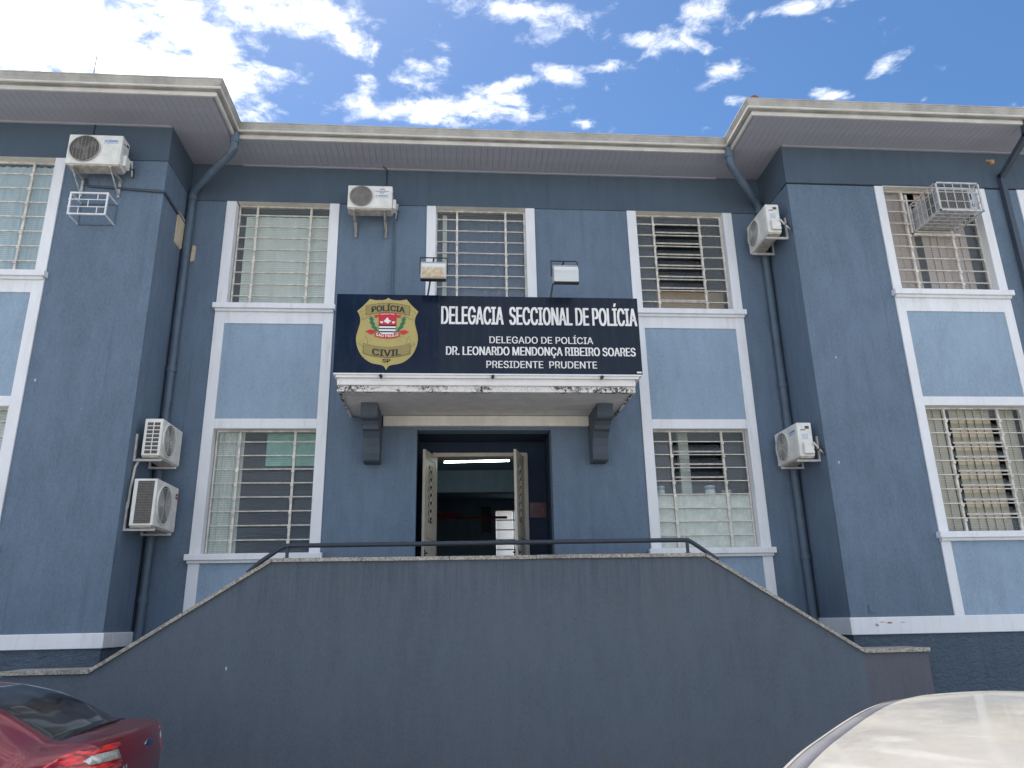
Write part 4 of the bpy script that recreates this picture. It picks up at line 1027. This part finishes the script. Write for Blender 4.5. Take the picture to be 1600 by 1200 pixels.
cg = MB(); cg.box(a0, a1, -.014, -.001, z1-.01, z1+.01); cg.box(a0, a1, -.014, -.001, -.01, .01); cg.box(a0-.01, a0+.01, -.014, -.001, 0.01, z1-.01); cg.box(a1-.01, a1+.01, -.014, -.001, .01, z1-.01); cg.build('back_frame', 'pipe_blue', E_)

# ------------------------------------------------------------------ downpipes and conduits
def pipe(name, label, pts, r, mat, collars=(), n=14, cat='pipe', group=None):
    base = pts[-1]; E_ = empty(name, base); tag(E_, label, cat, group)
    L = lambda p: tuple(p[i]-base[i] for i in range(3))
    mb = MB(); mb.tube([L(p) for p in pts], r, n); mb.build('pipe_run', mat, E_, smooth=True)
    for c_ in collars:
        mb = MB(); mb.tube([L((c_[0], c_[1], c_[2]-.035)), L((c_[0], c_[1], c_[2]+.035))], r*1.22, n); mb.build('collar', mat, E_, smooth=True)
    return E_
pipe('downpipe', 'blue round downpipe in the left inner corner, running behind two air conditioner units', [(-3.37,-.80,9.15),(-3.37,-.80,8.86),(-3.42,-.76,8.80),(-4.10,-.15,8.56),(-4.165,-.085,8.48),(-4.165,-.085,.2)], .058, 'pipe_blue', [(-4.165,-.085,2.21),(-4.165,-.085,8.40),(-4.165,-.085,5.5),(-3.37,-.80,9.0)], group='round downpipes in the inner corners')
pipe('downpipe', 'blue round downpipe in the right inner corner of the facade', [(4.485,-.80,9.15),(4.485,-.80,8.86),(4.53,-.76,8.80),(5.13,-.15,8.58),(5.205,-.085,8.48),(5.205,-.085,.2)], .060, 'pipe_blue', [(5.205,-.085,5.31),(5.205,-.085,2.66),(5.205,-.085,8.40),(4.485,-.80,9.0)], group='round downpipes in the inner corners')
# square pipe on the right wing
E_ = empty('square_downpipe', (8.90, YW, 1.9)); tag(E_, 'dark blue square downpipe on the right wing, between two window columns', 'pipe')
mb = MB()
def sqrun(p, q, a=.04):
    p, q = Vector(p), Vector(q); d = (q-p).normalized(); sd_ = Vector((1,0,0)); n_ = d.cross(sd_).normalized()
    vs = [e+sx*a*sd_+sy*a*n_ for e in (p, q) for sx, sy in ((-1,-1),(1,-1),(1,1),(-1,1))]
    mb.add(vs, [(0,1,2,3),(7,6,5,4),(0,4,5,1),(1,5,6,2),(2,6,7,3),(3,7,4,0)])
sqrun((0,-.76,7.25),(0,-.72,7.00)); sqrun((0,-.75,7.02),(0,-.07,6.68)); sqrun((0,-.062,6.74),(0,-.062,0))
mb.build('pipe_run', 'pipe_dark', E_)
mb = MB(); mb.box(-.10,-.04,-.06,-.0,6.95,7.02); mb.box(-.16,-.10,-.04,-.0,7.0,7.03); mb.build('foam_patch', 'card_tan', E_)
pipe('conduit', 'thin blue conduit running down from the middle air conditioner unit', [(-.955,-.022,8.10),(-.955,-.022,5.5)], .014, 'pipe_blue', n=8)
pipe('conduit', 'dark conduit from the left wing air conditioner round the corner', [(-5.36,YW-.03,8.14),(-5.36,YW-.02,8.05),(-5.30,YW-.02,8.02),(XL+.02,YW-.02,7.96),(XL+.02,-.10,7.93)], .017, 'pipe_dark', n=8)
pipe('drain_hose', 'pale hose linking the two air conditioners on the left wing side', [(XL+.06,-.72,4.02),(XL+.03,-.76,3.9),(XL+.02,-.79,3.6),(XL+.02,-.80,3.35)], .016, 'insulation', n=8, cat='hose')
pipe('cable', 'thin dark cable hanging beside the left downpipe', [(-4.235,-.13,3.1),(-4.238,-.13,1.8)], .006, 'cable_black', n=6, cat='cable')
pipe('cable', 'thin cable above the left wing air conditioner, running up to the soffit', [(-5.36,YW-.03,9.07),(-5.37,YW-.03,8.9),(-5.35,YW-.12,8.66)], .006, 'cable_black', n=6, cat='cable')
pipe('cable', 'dark cable with purple tape from the soffit to the middle air conditioner', [(-1.16,-.10,9.075),(-1.10,-.035,9.06),(-1.10,-.03,8.75),(-1.11,-.10,8.51)], .007, 'cable_black', n=6, cat='cable')
mb = MB(); mb.tube([(-.14,-.03,.555),(-.06,-.02,.56),(.0,.0,.55)], [.010,.018,.010], 8); o = mb.build('purple_tape', 'tape_purple', bpy.data.objects['cable.002'], smooth=True)
pipe('antenna', 'thin antenna rod on the roof of the left wing', [(-6.40,.6,11.72),(-6.40,.6,10.1)], .012, 'bracket_metal', n=6, cat='antenna')

# ------------------------------------------------------------------ things inside doorway and windows
E_ = empty('ceiling_lamp', (.46, 2.5, 4.66)); tag(E_, 'lit fluorescent tube lamp on the ceiling inside the entrance', 'lamp')
mb = MB(); mb.tube([(-.60,0,-.035),(.60,0,-.01)], .017, 12); mb.build('light_tube', 'tube_light', E_, smooth=True)
mb = MB(); mb.box(-.66,.66,-.04,.04,.03,.10); mb.box(-.62,-.59,-.02,.02,-.045,.03); mb.box(.59,.62,-.02,.02,-.03,.03); mb.build('lamp_base', 'bracket_metal', E_)
E_ = empty('wall_plaque', (1.36, .80, 3.5)); tag(E_, 'dark red plaque on the navy wall right of the open door', 'sign')
mb = MB(); mb.box(-.13,.13,-.02,-.001,-.12,.12); mb.build('plaque_board', 'plaque_maroon', E_)
mb = MB(); mb.tube([(-.10,-.023,-.01),(-.05,-.023,.05),(0,-.023,.07),(.07,-.023,.08)], .004, 6); mb.box(.06,.09,-.024,-.02,-.05,.04); mb.build('plaque_mark', 'plaque_red', E_)
for xx, lab, mt, r_, h_ in ((3.21, 'blue and white jar on the lower right window ledge, leftmost of three', 'jar_blue', .055, .17), (3.98, 'blue printed tin on the lower right window ledge, middle of three', 'jar_blue', .075, .17), (4.24, 'small tan pot on the lower right window ledge, rightmost of three', 'jar_tan', .07, .10)):
    E_ = empty('jar', (xx, .25, 3.601)); tag(E_, lab, 'jar', 'jars on the window ledge')
    mb = MB(); mb.tube([(0,0,0),(0,0,h_*.9)], r_, 18); mb.build('jar_body', mt, E_, smooth=True)
    mb = MB(); mb.tube([(0,0,h_*.9),(0,0,h_)], r_*1.04, 18); mb.build('lid', 'trim_white', E_, smooth=True)
    mb = MB(); mb.tube([(0,0,h_*.3),(0,0,h_*.62)], r_*1.02, 18, caps=False); mb.build('jar_label', 'paper_white', E_, smooth=True)

# ------------------------------------------------------------------ cars
def interp(tab, x):
    """Catmull-Rom through (x, value...) rows"""
    xs = [r_[0] for r_ in tab]
    if x <= xs[0]: return tab[0][1:]
    if x >= xs[-1]: return tab[-1][1:]
    i = max(k for k in range(len(xs)) if xs[k] <= x); i = min(i, len(xs)-2)
    t_ = (x-xs[i])/(xs[i+1]-xs[i]); out_ = []
    for j in range(1, len(tab[0])):
        def m_(k):
            if k <= 0: return (tab[1][j]-tab[0][j])/(xs[1]-xs[0])
            if k >= len(xs)-1: return (tab[-1][j]-tab[-2][j])/(xs[-1]-xs[-2])
            a = (tab[k][j]-tab[k-1][j])/(xs[k]-xs[k-1]); b_ = (tab[k+1][j]-tab[k][j])/(xs[k+1]-xs[k])
            return 0 if a*b_ <= 0 else 2*a*b_/(a+b_)
        h = xs[i+1]-xs[i]
        out_.append((2*t_**3-3*t_**2+1)*tab[i][j]+(t_**3-2*t_**2+t_)*h*m_(i)+(-2*t_**3+3*t_**2)*tab[i+1][j]+(t_**3-t_**2)*h*m_(i+1))
    return out_
def car_shell(tab, n_st=110):
    """tab rows: x, z_bottom, half width, z_belt, half width at belt, z_roof edge, half width roof edge, z_centre"""
    bm = bmesh.new(); L0, L1 = tab[0][0], tab[-1][0]; rings = []
    for i in range(n_st+1):
        s_ = i/n_st; x = L0+(L1-L0)*s_
        # denser stations at the two ends
        x = L0+(L1-L0)*(.5-.5*math.cos(math.pi*s_))*.5+ (L1-L0)*s_*.5
        zb, hw, zw, hb, ze, hr, zc = interp(tab, x)
        zm = zb+(zw-zb)*.55
        key = [(0, zb), (hw*.80, zb), (hw*.95, zb+.05), (hw*.995, zb+.20), (hw, zm), (hw*.985, zw-.08), (hb, zw), (hb*.62+hr*.38, zw*.45+ze*.55), (hr, ze), (hr*.93, ze+(zc-ze)*.55), (hr*.6, ze+(zc-ze)*.90), (hr*.3, zc-.003), (0, zc)]
        # smooth the half section
        pts = []
        for k in range(len(key)-1):
            p0, p1, p2, p3 = key[max(k-1,0)], key[k], key[k+1], key[min(k+2, len(key)-1)]
            for q in range(4):
                t_ = q/4
                pts.append(tuple(.5*((2*p1[j])+(-p0[j]+p2[j])*t_+(2*p0[j]-5*p1[j]+4*p2[j]-p3[j])*t_*t_+(-p0[j]+3*p1[j]-3*p2[j]+p3[j])*t_**3) for j in (0, 1)))
        pts.append(key[-1]); pts = [(max(0, a), b_) for a, b_ in pts]
        full = [(a, b_) for a, b_ in pts] + [(-a, b_) for a, b_ in pts[-2:0:-1]]
        bw = .26*max(0, 1-(x-L0)/.8)-.30*max(0, 1-(L1-x)/.9)
        rings.append([bm.verts.new((x+bw*a*a, a, b_)) for a, b_ in full])
    n = len(rings[0])
    for i in range(n_st):
        for j in range(n):
            try: bm.faces.new((rings[i][j], rings[i][(j+1) % n], rings[i+1][(j+1) % n], rings[i+1][j]))
            except ValueError: pass
    bm.faces.new(rings[0][::-1]); bm.faces.new(rings[-1])
    bmesh.ops.recalc_face_normals(bm, faces=bm.faces)
    return bm
def carve(bm, poly, ax, test):
    """cut the shell along a convex 2D polygon (axes ax) and return the faces inside"""
    o3 = [i for i in range(3) if i not in ax][0]; N = len(poly)
    cen = (sum(p[0] for p in poly)/N, sum(p[1] for p in poly)/N)
    lo = [min(p[k] for p in poly)-.15 for k in (0,1)]; hi = [max(p[k] for p in poly)+.15 for k in (0,1)]
    for i in range(N):
        p, q = poly[i], poly[(i+1) % N]
        fs = [f for f in bm.faces if test(f.calc_center_median()) and all(lo[k] < f.calc_center_median()[ax[k]] < hi[k] for k in (0,1))]
        co = [0,0,0]; co[ax[0]], co[ax[1]] = p; no = [0,0,0]; no[ax[0]], no[ax[1]] = (q[1]-p[1]), -(q[0]-p[0])
        es = list({e for f in fs for e in f.edges}); vs = list({v for f in fs for v in f.verts})
        bmesh.ops.bisect_plane(bm, geom=fs+es+vs, dist=1e-5, plane_co=co, plane_no=no)
    def inside(c_):
        u, v = c_[ax[0]], c_[ax[1]]; sg = None
        for i in range(N):
            p, q = poly[i], poly[(i+1) % N]; cr = (q[0]-p[0])*(v-p[1])-(q[1]-p[1])*(u-p[0])
            if sg is None: sg = cr > 0
            elif (cr > 0) != sg: return False
        return True
    return [f for f in bm.faces if test(f.calc_center_median()) and inside(f.calc_center_median())]
def take(bm, faces, name, mat, parent, push=0.0, rim=None, thick=.006):
    """move faces into their own mesh"""
    fs = set(faces); vs = {}
    me_v, me_f = [], []
    for f in fs: 
        f.normal_update()
    for f in fs:
        idx = []
        for v in f.verts:
            if v not in vs:
                nn = Vector((0,0,0))
                for g_ in v.link_faces: nn += g_.normal
                nn.normalize(); vs[v] = len(me_v); me_v.append(tuple(v.co+nn*push))
            idx.append(vs[v])
        me_f.append(idx)
    me = bpy.data.meshes.new(name); me.from_pydata(me_v, [], me_f); me.materials.append(MATS[mat])
    me.polygons.foreach_set('use_smooth', [True]*len(me.polygons)); me.update()
    o = bpy.data.objects.new(name, me); COL.objects.link(o); o.parent = parent
    if thick:
        md = o.modifiers.new('solid', 'SOLIDIFY'); md.thickness = thick; md.offset = -1
    bmesh.ops.delete(bm, geom=list(fs), context='FACES'); return o
def finish(bm, name, mat, parent):
    bmesh.ops.delete(bm, geom=[v for v in bm.verts if not v.link_faces], context='VERTS')
    me = bpy.data.meshes.new(name); bm.to_mesh(me); bm.free(); me.materials.append(MATS[mat])
    me.polygons.foreach_set('use_smooth', [True]*len(me.polygons))
    try: me.set_sharp_from_angle(angle=R(50))
    except Exception: pass
    o = bpy.data.objects.new(name, me); COL.objects.link(o); o.parent = parent; return o
def wheels(parent, xs, hw, r_=.30):
    for x in xs:
        for s_ in (-1, 1):
            y = s_*(hw-.10)
            mb = MB(); mb.tube([(x, y-.10*s_, r_), (x, y-.09*s_, r_), (x, y+.085*s_, r_), (x, y+.10*s_, r_)], [r_*.93, r_, r_, r_*.93], 32); wl = mb.build('wheel', 'tyre', parent, smooth=True)
            mb = MB(); mb.tube([(x, y+.095*s_, r_), (x, y+.108*s_, r_)], r_*.62, 24); mb.build('rim', 'rim', wl, smooth=True)
def arch(bm, x, hw, r_=.35):
    poly = [(x+r_*math.cos(a*math.pi/8), .30+r_*math.sin(a*math.pi/8)) for a in range(16)]
    f = carve(bm, poly, (0, 2), lambda c_: abs(c_.y) > hw*.55 and c_.z < .8)
    bmesh.ops.delete(bm, geom=f, context='FACES')

# red saloon: x=0 is the tail, x grows to the nose
RC = empty('parked_car', (-2.27, -4.62, 0.035), (0, 0, R(183)))
tag(RC, 'dusty dark red saloon car seen from behind its tail, in front of the stair wall', 'car')
tab = [(-.02,.42,.60,.80,.58,.88,.52,.92),(.01,.34,.72,.92,.70,1.03,.64,1.075),(.07,.30,.79,.98,.76,1.075,.69,1.105),(.15,.28,.825,1.0,.79,1.08,.71,1.108),(.36,.26,.845,1.0,.80,1.075,.69,1.115),(.50,.24,.855,.975,.81,1.125,.65,1.175),
       (.72,.22,.863,.975,.82,1.225,.62,1.28),(.95,.2,.865,.97,.825,1.315,.595,1.37),(1.20,.2,.865,.965,.825,1.37,.58,1.425),(1.50,.2,.865,.96,.825,1.395,.57,1.452),(1.85,.2,.865,.955,.825,1.405,.57,1.462),(2.25,.2,.865,.95,.825,1.40,.57,1.460),(2.6,.2,.865,.945,.82,1.35,.57,1.415),(3.0,.2,.865,.94,.81,1.16,.63,1.23),(3.3,.2,.86,.92,.79,1.00,.70,1.05),(3.7,.2,.85,.86,.77,.91,.68,.96),(4.0,.22,.80,.78,.72,.82,.62,.86),(4.18,.28,.66,.66,.60,.70,.5,.72),(4.24,.34,.5,.6,.46,.62,.4,.63)]
bm = car_shell(tab)
for x in (.78, 3.38): arch(bm, x, .86)
gls = [take(bm, carve(bm, [(.375,-.60),(.34,0),(.375,.60),(1.10,.50),(1.14,0),(1.10,-.50)], (0,1), lambda c_: c_.z > 1.06), 'rear_window', 'glass_smoke', RC, .001)]
take(bm, carve(bm, [(2.62,-.50),(2.56,0),(2.62,.50),(3.22,.60),(3.28,0),(3.22,-.60)], (0,1), lambda c_: c_.z > .98), 'windscreen', 'glass_smoke', RC, .001)
for s_ in (-1, 1):
    take(bm, carve(bm, [(1.15,1.02),(2.10,1.00),(2.10,1.35),(1.45,1.335)], (0,2), lambda c_: c_.y*s_ > .4), 'side_window', 'glass_smoke', RC, .0005)
    take(bm, carve(bm, [(2.16,1.00),(3.0,.99),(2.62,1.30),(2.16,1.35)], (0,2), lambda c_: c_.y*s_ > .4), 'side_window', 'glass_smoke', RC, .0005)
    rv = take(bm, carve(bm, [(-.1,.965),(.14,.955),(.175,.985),(.14,1.012),(-.1,1.025)], (0,2), lambda c_: c_.y*s_ > .46), 'reverse_lamp', 'lens_clear', RC, .006)
    tl_ = take(bm, carve(bm, [(-.1,.78),(.12,.78),(.44,.925),(.40,.955),(.26,1.045),(-.1,1.072)], (0,2), lambda c_: c_.y*s_ > .44), 'taillight', 'lens_red', RC, .004)
    rv.parent = tl_
take(bm, carve(bm, [(-.40,.62),(.40,.62),(.40,.74),(-.40,.74)], (1,2), lambda c_: c_.x < .15), 'plate_recess', 'car_trim_black', RC, -.004)
body = finish(bm, 'body', 'paint_red', RC)
mb = MB(); mb.prism([(-.17,.645),(.17,.645),(.17,.725),(-.17,.725)], 'x', -.045, -.02); mb.build('number_plate', 'ac_white', RC)
mb = MB(); mb.tube([(.385,-.60,1.10),(.352,-.3,1.118),(.345,0,1.124),(.352,.3,1.118),(.385,.60,1.10)], .007, 6); mb.build('window_seal', 'car_trim_black', RC)
mb = MB()
for s_ in (-1, 1):
    mb.tube([(.10,s_*.50,1.028),(.22,s_*.655,1.064),(.36,s_*.668,1.072)], .0035, 5)
mb.build('boot_seam', 'car_trim_black', RC)
mb = MB(); el = [(.066, .075*math.cos(a*math.pi/10), .99+.030*math.sin(a*math.pi/10)) for a in range(20)]
mb.add([(-.012, e[1], e[2]) for e in el]+[(.05, e[1], e[2]) for e in el], [tuple(range(20))]+[(i, (i+1)%20, 20+(i+1)%20, 20+i) for i in range(20)]); o = mb.build('tail_badge', 'chrome', RC)
mb = MB(); el = [(.064*math.cos(a*math.pi/10), .99+.022*math.sin(a*math.pi/10)) for a in range(20)]; mb.prism(el, 'x', -.017, -.0125); mb.build('badge_field', 'badge_blue', o)
mb = MB(); mb.box(.022, .06, .31, .34, .875, .915); mb.box(.022, .06, .35, .39, .875, .900); mb.build('tail_script', 'chrome', RC, bevel=.004)
mb = MB(); mb.box(.25, 3.95, -.68, .68, .22, .30); mb.build('underbody', 'car_trim_black', RC)
wheels(RC, (.78, 3.38), .86)
mb = MB(); mb.box(1.0,1.25,-.6,.6,.5,1.05); mb.box(2.2,2.35,-.6,-.1,.5,1.15); mb.box(2.2,2.35,.1,.6,.5,1.15); mb.box(.72,1.2,-.65,.65,1.0,1.03); mb.build('seat', 'car_trim_black', RC)

# silver hatchback close to the camera
SCR = empty('parked_car', (1.89, -8.82, 0.05), (0, 0, R(48)))
tag(SCR, 'dusty silver car with pale roof, nearest the camera at the right', 'car')
tab2 = [(-2.0,.4,.6,.75,.55,.9,.5,.95),(-1.9,.3,.78,.95,.72,1.10,.58,1.14),(-1.75,.24,.84,1.0,.79,1.25,.58,1.29),(-1.45,.22,.86,1.0,.81,1.42,.57,1.465),(-1.0,.2,.865,1.0,.82,1.49,.57,1.545),(-.4,.2,.865,.98,.82,1.51,.575,1.575),(.1,.2,.865,.97,.82,1.49,.575,1.560),(.45,.2,.865,.96,.82,1.43,.58,1.50),(.8,.2,.865,.96,.81,1.27,.62,1.34),(1.15,.2,.865,.95,.80,1.09,.68,1.15),(1.35,.2,.86,.93,.78,1.0,.70,1.06),(1.7,.2,.84,.86,.75,.92,.68,.98),(1.95,.22,.78,.76,.70,.80,.6,.84),(2.08,.3,.6,.64,.55,.67,.48,.69)]
bm = car_shell(tab2)
for x in (-1.25, 1.25): arch(bm, x, .86)
take(bm, carve(bm, [(.50,-.52),(.46,0),(.50,.52),(1.18,.62),(1.26,0),(1.18,-.62)], (0,1), lambda c_: c_.z > 1.02), 'windscreen', 'glass_smoke', SCR, .001)
take(bm, carve(bm, [(-1.50,-.50),(-1.5,.50),(-1.84,.56),(-1.84,-.56)], (0,1), lambda c_: c_.z > 1.05), 'rear_window', 'glass_smoke', SCR, .001)
for s_ in (-1, 1):
    take(bm, carve(bm, [(-1.35,1.06),(-.42,1.04),(-.42,1.44),(-1.15,1.42)], (0,2), lambda c_: c_.y*s_ > .4), 'side_window', 'glass_smoke', SCR, .0005)
    take(bm, carve(bm, [(-.36,1.04),(.78,1.02),(.42,1.36),(-.36,1.44)], (0,2), lambda c_: c_.y*s_ > .4), 'side_window', 'glass_smoke', SCR, .0005)
    take(bm, carve(bm, [(-1.48,s_*.500),(.44,s_*.500),(.44,s_*.545),(-1.48,s_*.545)], (0,1), lambda c_: c_.z > 1.3), 'roof_channel', 'channel_grey', SCR, -.001)
    take(bm, carve(bm, [(1.75,.70),(2.1,.60),(2.1,.80),(1.75,.84)], (0,2), lambda c_: c_.y*s_ > .35), 'headlight', 'lens_clear', SCR, .002)
    take(bm, carve(bm, [(-2.1,.8),(-1.7,.82),(-1.7,1.0),(-2.1,.98)], (0,2), lambda c_: c_.y*s_ > .45), 'taillight', 'lens_red', SCR, .002)
finish(bm, 'body', 'paint_silver', SCR)
mb = MB(); mb.box(-1.65, 1.75, -.66, .66, .22, .30); mb.build('underbody', 'car_trim_black', SCR)
wheels(SCR, (-1.25, 1.25), .86)
mb = MB(); mb.box(-1.0,-.8,-.6,.6,.5,1.1); mb.box(.0,.15,-.6,-.1,.5,1.15); mb.box(.0,.15,.1,.6,.5,1.15); mb.build('seat', 'car_trim_black', SCR)
